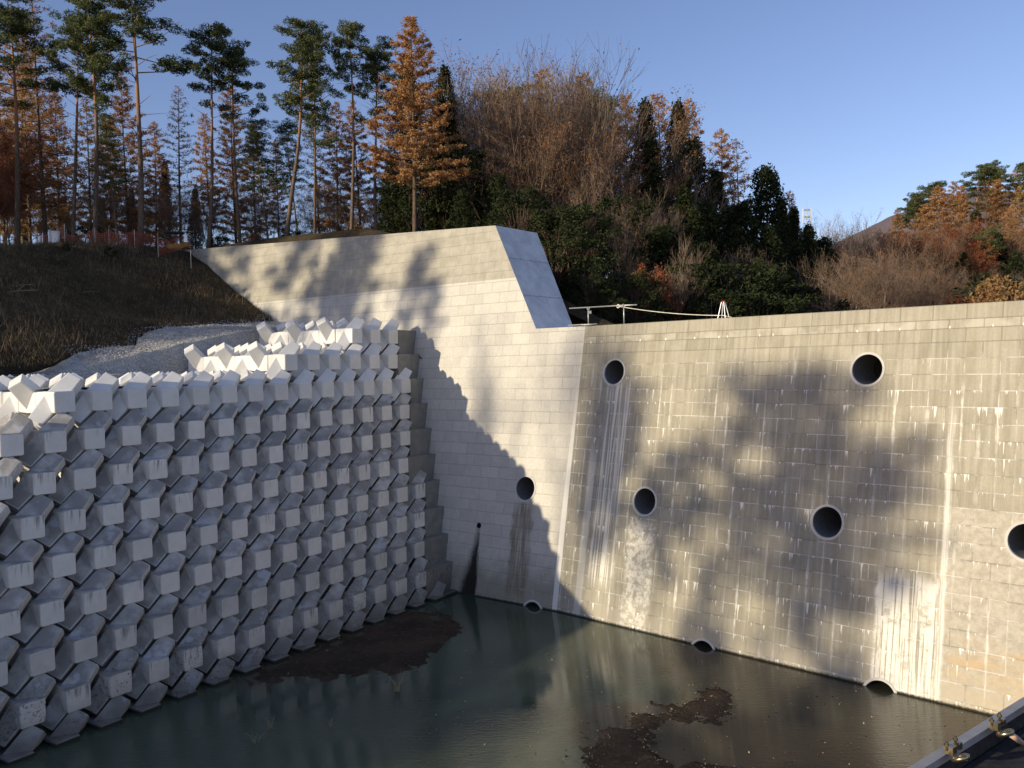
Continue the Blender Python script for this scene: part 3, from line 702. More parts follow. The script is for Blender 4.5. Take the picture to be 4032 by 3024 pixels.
def larch(seed, h=18, R=2.9, base=.16, dens=1., mat=None, bend=.3, r0=.17, droop=.1):
    rs = np.random.RandomState(seed); path, t = trunk_path(rs, h, bend); T = MB(); T.tube(path, r0*(1-t*.92), 7); C = []
    n = 105
    for i in range(n):
        tt = base+(1-base)*(i/n); p = at(path, tt); az = i*2.4+rs.uniform(-.5, .5)
        L = R*(1-tt)**.75*rs.uniform(.6, 1.15)+.25; up = rs.uniform(-.05, .45)
        d = np.array([math.cos(az), math.sin(az), up]); q = [p, p+d*L*.5+[0, 0, -droop*L*.4], p+d*L+[0, 0, .10*L]]
        T.tube(q, [.028*(1.3-tt)+.008, .018, .006], 3, False)
        for k in range(4):
            f = rs.uniform(.25, .95); c = q[0]*(1-f)+q[2]*f; s_ = np.array([-d[1], d[0], 0])*rs.choice([-1, 1])*rs.uniform(.3, .7)*L*.35
            T.tube([c, c+s_+d*.2*L*.3-[0, 0, .1]], [.008, .004], 3, False)
            m = int(20*dens*max(L, .6)); u = rs.uniform(0, 1, (m, 1)); C.append(c+(s_+d*.06*L)*u+rs.normal(0, .09, (m, 3))-[0, 0, .05])
        m = int(36*dens*max(L, .5)); u = rs.uniform(.15, 1.02, (m, 1)); C.append(q[0]*(1-u)+q[2]*u+rs.normal(0, 1, (m, 3))*[.11, .11, .09]-[0, 0, .06])
    C = np.concatenate(C); V, F = quad_cloud(rs, C, .082, .2)
    return T.mesh('trunk', M_bark, True), fastmesh('crown', V, F, mat or M_larch)
def bare(seed, h=14, spread=.5, lev=5, leaves=.3, stems=3, mat=None, lean=(0, 0), thick=1.):
    rs = np.random.RandomState(seed); T = MB(); tips = []; TW = MB()
    def grow(p, d, L, r, k):
        d = d/np.linalg.norm(d); n = 3; q = p; pts = [p]; dd = d.copy()
        for i in range(n):
            dd = dd+rs.normal(0, .10, 3)+np.array([0, 0, .09]); dd /= np.linalg.norm(dd); q = q+dd*L/n; pts.append(q)
        (T if k < 2 else TW).tube(pts, np.linspace(r, r*.62, n+1), 6 if k == 0 else (4 if k < 3 else 3), False)
        if k >= lev: tips.append(pts[-1]); tips.append(pts[-2]); return
        m = rs.randint(3, 5) if k < lev-1 else 5
        for i in range(m):
            f = rs.uniform(.35, 1) if i else 1; b = pts[int(round(f*n))]
            e = rs.normal(0, 1, 3); e -= dd*(e@dd); e /= np.linalg.norm(e); ang = rs.uniform(.25, .75)*spread*1.5
            grow(b, dd*math.cos(ang)+e*math.sin(ang)+np.array([0, 0, .12]), L*rs.uniform(.6, .8), max(r*.5, .007*thick), k+1)
    for s in range(stems):
        az = s*2.1+rs.uniform(0, 1); sp = spread*rs.uniform(.25, .75)
        grow(np.array([math.cos(az)*.15, math.sin(az)*.15, -.1]), np.array([math.cos(az)*sp+lean[0], math.sin(az)*sp+lean[1], 1.]), h*.33, .10*thick*(h/14), 0)
    me = TW.mesh('twigs', M_twig); C = np.array(tips); m = int(len(C)*leaves*4)+8
    i = rs.randint(0, len(C), m); V, F = quad_cloud(rs, C[i]+rs.normal(0, .1, (m, 3)), .06); lf = fastmesh('crown', V, F, mat or M_brown)
    b = bmesh.new(); b.from_mesh(me); k0 = len(b.faces); b.from_mesh(lf); b.faces.ensure_lookup_table()
    for f in b.faces[k0:]: f.material_index = 1
    cm = bpy.data.meshes.new('crown'); b.to_mesh(cm); b.free(); cm.materials.append(M_twig); cm.materials.append(mat or M_brown)
    return T.mesh('trunk', M_gbark, True), cm
def cedar(seed, h=18, R=2.3, dens=1., shape=.55, mat=None, base=.04):
    rs = np.random.RandomState(seed); path, t = trunk_path(rs, h, .1); T = MB(); T.tube(path, .2*(1-t*.9), 6); C = []
    n = 230
    for i in range(n):
        tt = base+(1-base)*(i/n); rr = R*(1-tt)**shape*rs.uniform(.55, 1.1)*(1+.15*math.sin(tt*25+seed)); az = i*2.4+rs.uniform(-.4, .4)
        p = at(path, tt); c = p+np.array([math.cos(az)*rr*.72, math.sin(az)*rr*.72, rs.normal(0, .1)]); cs = .30+.28*(1-tt)+rs.uniform(0, .25)
        m = int(62*dens); e = rs.normal(0, 1, (m, 3)); e /= np.linalg.norm(e, axis=1)[:, None]; e *= rs.uniform(.5, 1, (m, 1)); C.append(c+e*[cs*.8, cs*.8, cs*.95]+np.array([0, 0, .25])*rs.uniform(-1, 1, (m, 1)))
        if i % 3 == 0: T.tube([p, c], [.03, .01], 3, False)
    C = np.concatenate(C); V, F = quad_cloud(rs, C, .125, -.2)
    return T.mesh('trunk', M_bark, True), fastmesh('crown', V, F, mat or M_cedar)
def bushy(seed, h=6, R=2.2, mat=None, n=60, dens=1., low=.1, size=.11):
    rs = np.random.RandomState(seed); T = MB(); C = []
    for s in range(4):
        az = rs.uniform(0, 6.28); T.tube([[0, 0, -.2], [math.cos(az)*R*.2, math.sin(az)*R*.2, h*.4], [math.cos(az)*R*.35, math.sin(az)*R*.35, h*.85]], [.07, .05, .015], 5, False)
    for i in range(n):
        u = rs.normal(0, 1, 3); u /= np.linalg.norm(u); f = rs.uniform(.35, 1)**.5; c = np.array([u[0]*R*f, u[1]*R*f, h*(.5+low/2)+u[2]*h*(.5-low/2)*f])
        c[2] = max(c[2], .15); T.tube([[0, 0, h*.25], c*[.5, .5, .8], c], [.03, .02, .006], 3, False); cs = rs.uniform(.3, .62)*max(1, R/2.4)
        m = int(85*dens); e = rs.normal(0, 1, (m, 3)); e /= np.linalg.norm(e, axis=1)[:, None]; e *= rs.uniform(.35, 1, (m, 1)); C.append(c+e*cs*[1, 1, .7])
    C = np.concatenate(C); V, F = quad_cloud(rs, C, size, .1)
    return T.mesh('trunk', M_bark, True), fastmesh('crown', V, F, mat or M_broad)
PROTO = {}; PH = {}
def proto(key):
    if key in PROTO: return PROTO[key]
    k, v = key[:-1], int(key[-1])
    R = {'pine': lambda: pine(11+v*7, 18, [2.6, 3.2, 2.4, 3.0][v % 4], [.62, .66, .55, .72][v % 4], [1., .7, 1.6, 1.2][v % 4]),
         'thinpine': lambda: pine(60+v, 18, 1.9, .45, .8, r0=.13, tuft=.6),
         'larch': lambda: larch(21+v*3, 18, [4.0, 3.4, 4.6][v % 3], [.16, .3, .12][v % 3], [1., .8, 1.1][v % 3]),
         'biglarch': lambda: larch(35+v, 18, 5.0, .26, 1.9, M_larch, .25, .2),
         'gold': lambda: larch(41+v, 18, 4.4, .12, .8, M_gold),
         'barelarch': lambda: larch(51+v, 18, 4.0, .2, .3, M_brown),
         'fulllarch': lambda: larch(57+v, 18, 3.6, .05, 2.6, M_larch, .2),
         'bare': lambda: bare(61+v, 14, [.5, .65, .42][v % 3], 5, .05, 3),
         'vase': lambda: bare(71+v, 14, .95, 5, .3, 5),
         'brown': lambda: bare(76+v, 14, .6, 5, .7, 4),
         'russet': lambda: bare(86+v, 14, .6, 4, 9, 3, M_redlf),
         'cedar': lambda: cedar(81+v, 18, [2.4, 2.9, 2.0][v % 3], 1., [.55, .5, .7][v % 3]),
         'cypress': lambda: cedar(91+v, 14, 2.9, 1.1, .42),
         'broad': lambda: bushy(101+v, 8, 2.9, M_broad, 95, 1., .08),
         'gbush': lambda: bushy(111+v, 4, 1.9, M_tan, 55, 1., .05, .09),
         'rbush': lambda: bushy(121+v, 4, 2.0, M_redlf, 50, .8, .05, .09),
         'dbush': lambda: bushy(131+v, 3, 1.5, M_broad, 40, .9, .05, .09)}[k]
    PROTO[key] = R()
    z = [v.co.z for m_ in PROTO[key] for v in m_.vertices]; z = np.sort(z); PH[key] = float(z[int(len(z)*.9995)])
    return PROTO[key]
HN = {'pine': 18, 'thinpine': 18, 'larch': 18, 'biglarch': 18, 'gold': 18, 'barelarch': 18, 'fulllarch': 18, 'bare': 14, 'vase': 14, 'brown': 14, 'russet': 14, 'cedar': 18, 'cypress': 14, 'broad': 8, 'gbush': 4, 'rbush': 4, 'dbush': 3}
REG = {}
def plant(key, x, y, h, rz=0, wid=1., lean=(0, 0), z=None, grp=None, label=None, cat='tree', name=None):
    k = key[:-1]; tm, cm = proto(key); s = h/PH[key]
    zz = float(G(x, y)) if z is None else z
    nm = name or {'pine': 'pine_tree', 'thinpine': 'pine_tree', 'larch': 'larch_tree', 'biglarch': 'larch_tree', 'gold': 'larch_tree', 'barelarch': 'larch_tree', 'fulllarch': 'larch_tree', 'bare': 'bare_tree', 'vase': 'bare_tree', 'brown': 'bare_tree', 'russet': 'russet_tree', 'cedar': 'cedar_tree', 'cypress': 'cypress_tree', 'broad': 'evergreen_tree', 'gbush': 'golden_bush', 'rbush': 'russet_bush', 'dbush': 'dark_bush'}[k]
    o = empty(nm, (x, y, zz-.15), rz); o.rotation_euler = (lean[0]+.028*math.sin(x*7.1+y*3), lean[1]+.028*math.cos(x*5.3+y), rz); o.scale = (s*wid, s*wid, s)
    a = link('trunk', tm, o); b = link('crown', cm, o)
    o['category'] = 'bush' if 'bush' in k else 'tree'
    if label: o['label'] = label
    REG.setdefault(grp, []).append((k, o, label)); o['group'] = grp; return o
def top_h(px, ytop, Y, x, y):      # height of a tree whose tip shows at ytop
    c = ray(px, ytop); z = H+c[2]/c[1]*Y; return z-float(G(x, y))
def T_(key, px, ytop, Y, grp, label=None, wid=1., lean=(0, 0), rz=None, z=None):
    x = aty(px, Y); h = (top_h(px, ytop, Y, x, Y) if z is None else H+ray(px, ytop)[2]/ray(px, ytop)[1]*Y-z)
    if rz is None: rz = (px*7.3) % 6.28
    return plant(key, x, Y, h, rz, wid*1., lean, z, grp, label)
gB = 'trees on the left bank above the dam wing'
T_('pine0', 45, 5, 58, gB, 'leaning dark pine with dense black-green crown at the far left edge', 1.15, (0, -.075))
T_('barelarch0', 110, -25, 62, gB, 'nearly bare pinkish larch rising past the top edge beside the leftmost pine')
T_('pine1', 165, 30, 60, gB, 'pine with two dark needle pads between the bare larch and the pale-trunked pine', .9)
T_('pine2', 215, -25, 57, gB, 'pale-trunked pine whose crown passes the top edge, left of the widest pine', 1.)
T_('pine1', 312, -28, 56, gB, 'straight tall pine with the widest layered crown, left of the sky gap', 1.25)
T_('thinpine0', 265, 235, 58, gB, 'short thin pine with ragged low needle clumps beside a straight tall pine', 1.)
T_('pine3', 458, 48, 58, gB, 'pine with curved leaning trunk just right of the sky gap', .95, (0, -.09))
T_('pine0', 528, 72, 59, gB, 'dark pine behind the curved pine, crown merging with its neighbours', .95)
T_('pine2', 628, 45, 56, gB, 'pine with bent orange upper trunk and sunlit rounded crown', 1.1)
T_('thinpine1', 688, 55, 58, gB, 'thin sparse pine with greyish tip right of the sunlit pine', 1.)
T_('pine3', 765, 38, 57, gB, 'slim straight pine with compact high crown above orange larches', .85)
T_('pine0', 822, 75, 58, gB, 'dark pine directly left of the big orange larch', .9)
T_('thinpine0', 590, 240, 62, gB, 'shaded pine with low dark pads between two taller pines', 1.2)
T_('thinpine1', 655, 250, 63, gB, 'shaded slim pine filling under the sunlit crown', 1.2)
T_('biglarch0', 903, 28, 55, gB, 'biggest bright orange larch with pale trunk standing alone against the sky', 1.05)
for i, (px, yt, Y, key) in enumerate([(20, 120, 70, 'gold0'), (75, 150, 68, 'gold0'), (140, 190, 72, 'larch1'), (60, 20, 75, 'larch0'), (205, 210, 70, 'gold0'), (290, 155, 66, 'larch2'), (250, 250, 72, 'gold0'), (345, 260, 72, 'larch0'), (400, 185, 68, 'barelarch0'), (470, 240, 72, 'larch1'), (520, 185, 70, 'larch0'), (560, 260, 70, 'gold0'), (610, 300, 73, 'larch1'), (700, 215, 70, 'barelarch0'), (735, 220, 67, 'larch2'), (790, 215, 69, 'larch0'), (850, 280, 70, 'gold0'), (5, 260, 66, 'russet0'), (45, 330, 64, 'russet0')]):
    T_(key, px, yt, Y, gB+', second row')
for i, (px, yt, Y, key) in enumerate([(15, 380, 60, 'russet0'), (110, 400, 66, 'bare0'), (180, 380, 68, 'bare1'), (235, 390, 64, 'bare2'), (285, 400, 70, 'bare0'), (335, 370, 72, 'bare1'), (385, 400, 66, 'bare2'), (430, 380, 70, 'bare1'), (480, 400, 68, 'bare0'), (560, 395, 68, 'bare2'), (600, 400, 66, 'bare0'), (665, 390, 70, 'bare1'), (720, 380, 66, 'bare2'), (760, 395, 70, 'bare0'), (810, 390, 66, 'bare1'), (860, 350, 68, 'bare0')]):
    T_(key, px, yt, Y, 'bare young trees behind the left bank trunks', rz=i*1.7)
for px, yt, Y, wd in ((365, 345, 76, 1.2), (300, 400, 74, 1.3), (430, 400, 80, 1.3), (150, 420, 76, 1.4), (60, 430, 78, 1.4), (230, 425, 78, 1.3)):
    T_('cedar2', px, yt, Y, 'low dark conifers behind the left bank', wid=wd)
# wood behind the wing and the dam
gW = 'trees in the shaded wood behind the dam'
W_ = [('cedar1', 905, 120, 68, 1.2), ('cedar0', 965, 135, 66, 1.2), ('cypress0', 985, 210, 62, 1.0), ('cedar1', 860, 330, 62, 1.5), ('broad0', 900, 360, 60, 1.2), ('broad1', 965, 300, 60, 1.1), ('broad0', 1030, 330, 62, 1.2), ('cedar0', 1070, 300, 64, 1.4),
      ('bare1', 1050, 140, 70, 1.15), ('bare2', 1120, 128, 71, 1.2), ('bare0', 1075, 150, 66, 1.1), ('bare1', 1180, 135, 68, 1.2), ('bare2', 1240, 160, 67, 1.1), ('bare0', 1290, 170, 72, 1.1), ('brown0', 1150, 190, 63, 1.0), ('bare1', 1315, 240, 70, .8), ('vase1', 1090, 230, 62, 1.), ('brown0', 1090, 135, 74, 1.1), ('bare0', 1150, 118, 70, 1.3), ('brown1', 1215, 130, 72, 1.2), ('bare2', 1265, 150, 70, 1.2), ('cedar2', 1110, 190, 78, 1.4), ('pine0', 1100, 160, 80, 1.3), ('larch2', 1185, 150, 78, 1.0), ('larch0', 1275, 160, 78, 1.1), ('pine3', 1322, 205, 78, .9), ('vase0', 1200, 220, 60, .9), ('brown1', 1300, 230, 66, 1.0), ('vase1', 1300, 345, 52, .6), ('broad1', 1130, 400, 52, 1.1), ('broad0', 1200, 440, 50, 1.1), ('broad1', 1255, 430, 50, 1.0), ('cypress1', 1090, 370, 55, 1.2), ('cypress0', 1010, 400, 54, 1.3),
      ('larch2', 1362, 200, 84, .9), ('larch1', 1445, 200, 84, 1.0), ('larch0', 1490, 215, 85, .8), ('cedar1', 1395, 212, 70, .95), ('cedar0', 1462, 212, 71, 1.0), ('cedar2', 1425, 290, 66, 1.2), ('cedar1', 1520, 295, 76, 1.0), ('larch2', 1582, 278, 84, 1.0), ('barelarch0', 1612, 300, 82, 1.0), ('cedar1', 1560, 360, 74, 1.2), ('cypress1', 1662, 355, 80, .95), ('cedar0', 1700, 425, 80, 1.2), ('cedar2', 1728, 440, 86, 1.2), ('larch1', 1712, 410, 92, .9), ('cypress0', 1610, 430, 72, 1.2), ('cypress1', 1540, 430, 66, 1.2), ('cedar1', 1480, 400, 62, 1.4), ('bare2', 1400, 400, 60, 1.0), ('broad0', 1330, 420, 55, 1.2), ('cedar1', 1370, 450, 58, 1.3), ('rbush0', 1412, 562, 48, .6), ('broad1', 1280, 560, 44, 1.2),
      ('cedar2', 1500, 440, 58, 1.5), ('cedar1', 1600, 480, 64, 1.5), ('bare2', 1570, 520, 60, 1.1), ('cedar0', 1680, 480, 66, 1.6), ('cedar2', 1755, 480, 76, 1.6), ('cypress0', 1640, 560, 56, 1.6), ('cypress1', 1530, 520, 54, 1.4), ('cypress1', 1440, 480, 54, 1.3), ('bare0', 1440, 500, 50, 1.), ('cypress0', 1700, 570, 62, 1.6), ('broad1', 1640, 620, 50, 1.4), ('broad0', 1540, 620, 48, 1.4), ('broad0', 1320, 600, 44, 1.2), ('cedar0', 1640, 520, 62, 1.4), ('cedar1', 1720, 520, 72, 1.5), ('broad1', 1580, 560, 54, 1.4), ('broad0', 1460, 560, 50, 1.5), ('broad1', 1370, 580, 46, 1.3), ('broad0', 1690, 590, 60, 1.6), ('cypress0', 1770, 510, 84, 1.3), ('brown1', 1745, 470, 100, .9),
      ('bare1', 1800, 440, 110, 1.0), ('bare2', 1850, 455, 115, .9), ('brown0', 1830, 490, 95, 1.1), ('vase0', 1850, 510, 60, 1.0), ('vase1', 1900, 525, 66, 1.0), ('vase0', 1950, 540, 72, 1.1), ('bare0', 1795, 540, 64, 1.1), ('brown1', 1900, 500, 88, 1.2), ('brown0', 1965, 500, 92, 1.2), ('cedar0', 1840, 570, 80, 1.6), ('cedar1', 1920, 590, 80, 1.8), ('cedar2', 2000, 590, 84, 1.8), ('broad0', 1780, 600, 66, 1.8)]
for key, px, yt, Y, wd in W_: T_(key, px, yt, Y, gW, wid=wd)
gR = 'autumn trees on the right hillside'
R_ = [('pine0', 1965, 425, 128, 1.2), ('larch1', 1945, 450, 124, 1.2), ('pine1', 1995, 405, 130, 1.2), ('fulllarch0', 2025, 405, 110, 1.5), ('larch2', 2060, 390, 134, 1.2), ('pine3', 2040, 385, 138, 1.2), ('pine1', 2105, 360, 128, 1.2), ('pine2', 2135, 352, 132, 1.1), ('fulllarch0', 2078, 400, 122, 1.0), ('fulllarch0', 2150, 385, 124, 1.2), ('pine0', 2165, 350, 138, 1.2), ('larch2', 2195, 365, 134, 1.2), ('barelarch0', 2125, 390, 122, 1.2), ('gold0', 2195, 400, 112, 1.0), ('pine3', 2215, 350, 130, 1.0), ('pine1', 2240, 345, 126, 1.2), ('fulllarch0', 1990, 440, 118, 1.3), ('brown0', 1985, 470, 104, 1.3), ('russet0', 2050, 470, 98, 1.3), ('russet0', 2010, 500, 94, 1.2), ('brown1', 2090, 470, 100, 1.3), ('cedar2', 2110, 450, 104, 1.6), ('cedar1', 2150, 500, 98, 1.8), ('brown0', 2170, 460, 102, 1.2), ('larch0', 2200, 440, 100, 1.0), ('cedar0', 2080, 540, 90, 1.8), ('bare0', 2120, 510, 92, 1.2), ('bare1', 2060, 530, 88, 1.2), ('cedar1', 2200, 540, 92, 1.8), ('thinpine0', 2140, 480, 94, 1.2), ('brown1', 2010, 540, 84, 1.3), ('gbush0', 2180, 588, 58, .75), ('gbush1', 2160, 622, 60, .7), ('rbush0', 2110, 625, 62, 1.1), ('rbush1', 2222, 620, 58, 1.2), ('dbush0', 2200, 575, 66, 1.4), ('larch1', 2245, 400, 110, 1.1), ('cedar0', 2250, 450, 100, 1.6)]
for key, px, yt, Y, wd in R_: T_(key, px, yt, Y, gR, wid=wd)
# small plants on the bank edge
for px, yt, Y, wd, key in ((152, 518, 50, .9, 'dbush0'), (245, 527, 51, 1.3, 'dbush1'), (205, 480, 62, 1.2, 'dbush1'), (480, 500, 60, 1.2, 'dbush0'), (640, 492, 62, 1.3, 'dbush1'), (560, 500, 60, 1., 'rbush0')):
    T_(key, px, yt, Y, 'bushes along the edge of the left bank', wid=wd)
# trees on the left bank outside the picture; their shadows lie on the dam, the pond and the slope
gS = 'trees on the left bank beside the viewpoint'
def caster(key, wallpx, on, ztop_off, dist, wid, grp=gS, rz=0, crownfrac=.82):
    P = (onR if on == 'R' else onB)(*wallpx) if on != 'W' else hitz(*wallpx, 0)
    Q = P+SL*dist; g = float(G(Q[0], Q[1])); h = (Q[2]-g)/crownfrac+ztop_off
    return plant(key, Q[0], Q[1], max(h, 3), rz, wid, (0, 0), None, grp)
CAST = []
CAST = [('pine1', (640, 600), 'B', 0, 62, 1.25), ('pine0', (860, 640), 'B', 0, 60, .8), ('pine3', (520, 570), 'B', 0, 66, 1.1), ('pine0', (440, 590), 'B', 0, 60, .8), ('pine2', (700, 570), 'B', 0, 58, .9),
        ('pine1', (1650, 985), 'R', 0, 66, 1.3), ('pine0', (1830, 1090), 'R', 0, 62, 1.2), ('pine2', (1400, 950), 'R', 0, 60, .9), ('pine3', (1590, 1150), 'R', 0, 66, 1.4), ('thinpine0', (1330, 870), 'R', 0, 58, .8), ('bare0', (1080, 760), 'B', 0, 60, .6),
        ('pine2', (1850, 1010), 'R', 0, 70, .9), ('pine1', (1390, 1150), 'R', 0, 66, .8), ('pine0', (1310, 980), 'R', 0, 62, .6), ('pine2', (1480, 1270), 'R', 0, 60, .9), ('pine3', (1690, 985), 'R', 0, 72, .8), ('pine0', (1720, 1230), 'R', 0, 72, 1.2), ('pine3', (1480, 1080), 'R', 0, 56, 1.3), ('pine2', (760, 560), 'B', 0, 70, .9), ('pine3', (930, 700), 'B', 0, 58, .5), ('bare2', (1290, 760), 'R', 0, 56, .7),
        ('broad0', (1500, 1400), 'W', 0, 60, .9), ('pine0', (1750, 1520), 'W', 0, 66, 1.3), ('broad1', (1050, 1430), 'W', 0, 58, 1.0)]
for i, (k, a, w, zo, ds, wd) in enumerate(CAST): caster(k, a, w, zo, ds+(32 if w == 'R' else 26 if w == 'W' else 14), wd*.85, rz=i*1.3)
rs = np.random.RandomState(4)
def sq(s, q): return s*dS[0]+q*nS[0], s*dS[1]+q*nS[1]
for i in range(34):      # low thicket along the bank edge
    s = -14+i*.85; q = -50.5-rs.uniform(0, 4); x, y = sq(s, q)
    if abs(x) < .68*y: continue
    plant(['broad0', 'broad1', 'dbush0'][i % 3], x, y, rs.uniform(3.4, 4.2) if s < -2 else rs.uniform(2.5, 5.5), i, 1.1, grp=gS)
for i in range(6):       # slender trees that stripe the gravel
    s = -21+i*2.2+rs.uniform(-.5, .5); x, y = sq(s, -53-rs.uniform(0, 3)); plant(['barelarch0', 'thinpine0', 'barelarch0'][i % 3], x, y, rs.uniform(10, 13), i*1.1, .7, grp=gS)
for i in range(4):
    s = 9+i*1.5; x, y = sq(s, -55-rs.uniform(0, 6))
    if abs(x) < .68*y: continue
    plant(['pine1', 'larch0', 'bare0', 'pine3'][i % 4], x, y, rs.uniform(9, 15), i*1.3, 1., grp=gS)
for i in range(16):
    s = -2+(i % 8)*2.4+rs.uniform(-1, 1); q = -64-(i//8)*8-rs.uniform(0, 4); x, y = sq(s, q)
    if abs(x) < .66*y: continue
    plant(['cedar0', 'cedar1', 'pine1'][i % 3], x, y, rs.uniform(14, 18), i*.7, 1.3, grp=gS)
# ------------------------------------------------------------------ labels of the repeated trees
KW = {'pine': 'red pine with dark needle pads', 'thinpine': 'thin ragged pine', 'larch': 'orange larch', 'gold': 'golden larch', 'barelarch': 'nearly leafless larch', 'fulllarch': 'dense rusty orange larch', 'biglarch': 'big larch', 'bare': 'bare grey-brown tree', 'vase': 'pale-branched fanning bare tree', 'brown': 'brown-leaved half bare tree', 'russet': 'russet-leaved tree', 'cedar': 'dark green cedar', 'cypress': 'broad dark cypress', 'broad': 'dark leafy evergreen', 'gbush': 'golden leafy bush', 'rbush': 'russet bush', 'dbush': 'low dark bush'}
PL = {gB+', second row': 'behind the bank pines', 'bare young trees behind the left bank trunks': 'among the left bank trunks', 'low dark conifers behind the left bank': 'far behind the left bank trunks', gW: 'in the wood behind the dam', gR: 'on the right hillside', 'bushes along the edge of the left bank': 'at the edge of the left bank', gS: 'on the bank left of the view'}
for g, lst in REG.items():
    by = {}
    for k, o, lb in lst:
        if not lb: by.setdefault(k, []).append(o)
    for k, os_ in by.items():
        os_.sort(key=lambda o: math.atan2(o.location.x, max(o.location.y, .1)) if o.location.y > 1 else -9+o.location.y*.01)
        for i, o in enumerate(os_):
            pos = '' if len(os_) == 1 else (', leftmost' if i == 0 else f', {ORD[i]} from left')
            o['label'] = f'{KW[k]} {PL[g]}{pos}'
# ------------------------------------------------------------------ rail, rope and trestle on the dam crest
M_galv = simple('galvanised_pipe', (.55, .55, .50), .45, .6, .1)
M_rope = simple('pale_rope', (.70, .66, .55), .8)
M_alu = simple('white_painted_metal', (.75, .75, .75), .4, .2, .05)
M_red = simple('red_plastic', (.62, .10, .05), .5)
def crest(x, y=None, back=.35):      # point on the crest top under image column x
    xs = [(1271, 703), (1560, 686), (1900, 667), (2212, 648)]
    yy = np.interp(x, [a for a, b in xs], [b for a, b in xs]) if x > 1271 else 704
    P = onR(x, yy); P[2] = ztop; return P-NRh*back
r0_, r1_ = crest(1260), crest(1337)
post_h = .78
ra = empty('hand_rail', tuple(r0_)); tag(ra, 'short galvanised pipe handrail with two posts on the dam crest beside the wing', 'handrail')
for p in (r0_, r1_):
    m = MB(); m.tube([p-[0, 0, .02], p+[0, 0, post_h]], .026, 8); o = m.build('post', M_galv, None, True); child(o, ra)
    m = MB(); m.tube([p+[0, 0, post_h-.07]-NRh*.06, p+[0, 0, post_h+.03]+NRh*.06], .04, 8); m.box(p+np.array([0, 0, post_h-.02]), (.11, .11, .10)); o = m.build('pipe_coupler', M_galv, None); child(o, ra)
e0 = r0_+(r0_-r1_)*.55; e1 = r1_+(r1_-r0_)*.35
m = MB(); m.tube([e0+[0, 0, post_h+.05], r1_+[0, 0, post_h+.0], e1+[0, 0, post_h-.02]], .026, 8); child(m.build('top_rail', M_galv, None, True), ra)
m = MB(); m.tube([r0_+[0, 0, .10]+(r0_-r1_)*.6, r0_+[0, 0, .08]+(r1_-r0_)*.25], .026, 8); m.tube([r0_+[0, 0, .12]-NRh*.5, r0_+[0, 0, .0]+NRh*.42], .026, 8); child(m.build('foot_pipe', M_galv, None, True), ra)
m = MB(); m.box(r0_+np.array([.06, 0, .6]), (.14, .08, .12)); child(m.build('loose_coupler', M_galv, None), ra)
tr = crest(1548, back=.5)
p0 = r1_+np.array([0, 0, post_h-.02])+(r0_-r1_)*.15; p1 = tr+np.array([0, 0, .12])
rp = [p0*(1-t)+p1*t-np.array([0, 0, .42*4*t*(1-t)*.22]) for t in np.linspace(0, 1, 24)]+[p1+dR*.35-[0, 0, .09]]
o = MB().tube(rp, .017, 6).build('slack_rope', M_rope, None, True); o_ = o
o.data.transform(Matrix.Translation(-Vector(p0))); o.location = p0; tag(o, 'pale rope sagging from the handrail to the foot of the red-topped trestle', 'rope')
o = MB().tube([p0+np.array([0, 0, .07])*np.cos(a)+dR*.07*np.sin(a) for a in np.linspace(0, 6.28, 12)], .02, 5).build('rope_knot', M_rope, None)
o.data.transform(Matrix.Translation(-Vector(p0))); o.parent = o_
ts = empty('trestle', tuple(tr)); tag(ts, 'small A-shaped trestle with red top and white legs standing on the dam crest', 'trestle')
for sx, sn in ((-1, -1), (-1, 1), (1, -1), (1, 1)):
    m = MB(); m.tube([tr+dR*(.05*sx)+NRh*(.05*sn)+[0, 0, .62], tr+dR*(.16*sx)+NRh*(.15*sn)], .018, 6); child(m.build('leg', M_alu, None), ts)
m = MB(); m.box(tr+np.array([0, 0, .63]), (.15, .13, .07)); me = m.mesh('top', M_red); b = bmesh.new(); b.from_mesh(me); bmesh.ops.bevel(b, geom=b.edges[:], offset=.03, segments=2, affect='EDGES'); b.to_mesh(me); b.free(); child(link('top_cap', me), ts)
# ------------------------------------------------------------------ mast and far mountain
mp = np.array([aty(1748, 150), 150, 0]); mp[2] = float(G(mp[0], mp[1])); zt_ = H+ray(1748, 432)[2]/ray(1748, 432)[1]*150
ma = empty('radio_mast', tuple(mp)); tag(ma, 'white radio mast with a square antenna frame rising behind the wood', 'mast')
m = MB(); m.tube([mp, [mp[0], mp[1], zt_-1.6]], .12, 8); child(m.build('pole', M_alu, None), ma)
m = MB(); m.tube([[mp[0], mp[1], zt_-1.6], [mp[0], mp[1], zt_]], .03, 5); child(m.build('lightning_rod', M_galv, None), ma)
for zz in (zt_-1.7, zt_-2.9):
    m = MB()
    for a in range(4):
        c0, c1 = [np.array([mp[0]+.85*math.cos(q), mp[1]+.85*math.sin(q), zz]) for q in (a*math.pi/2+.5, (a+1)*math.pi/2+.5)]; m.tube([c0, c1], .05, 5); m.tube([c0, [mp[0], mp[1], zz]], .04, 5)
    child(m.build('frame', M_galv, None), ma)
for a in range(4):
    q = a*math.pi/2+.5; c = np.array([mp[0]+.9*math.cos(q), mp[1]+.9*math.sin(q), zt_-2.7]); m = MB(); m.box(c, (.16, .16, 2.3)); child(m.build('antenna_panel', M_alu, None), ma)
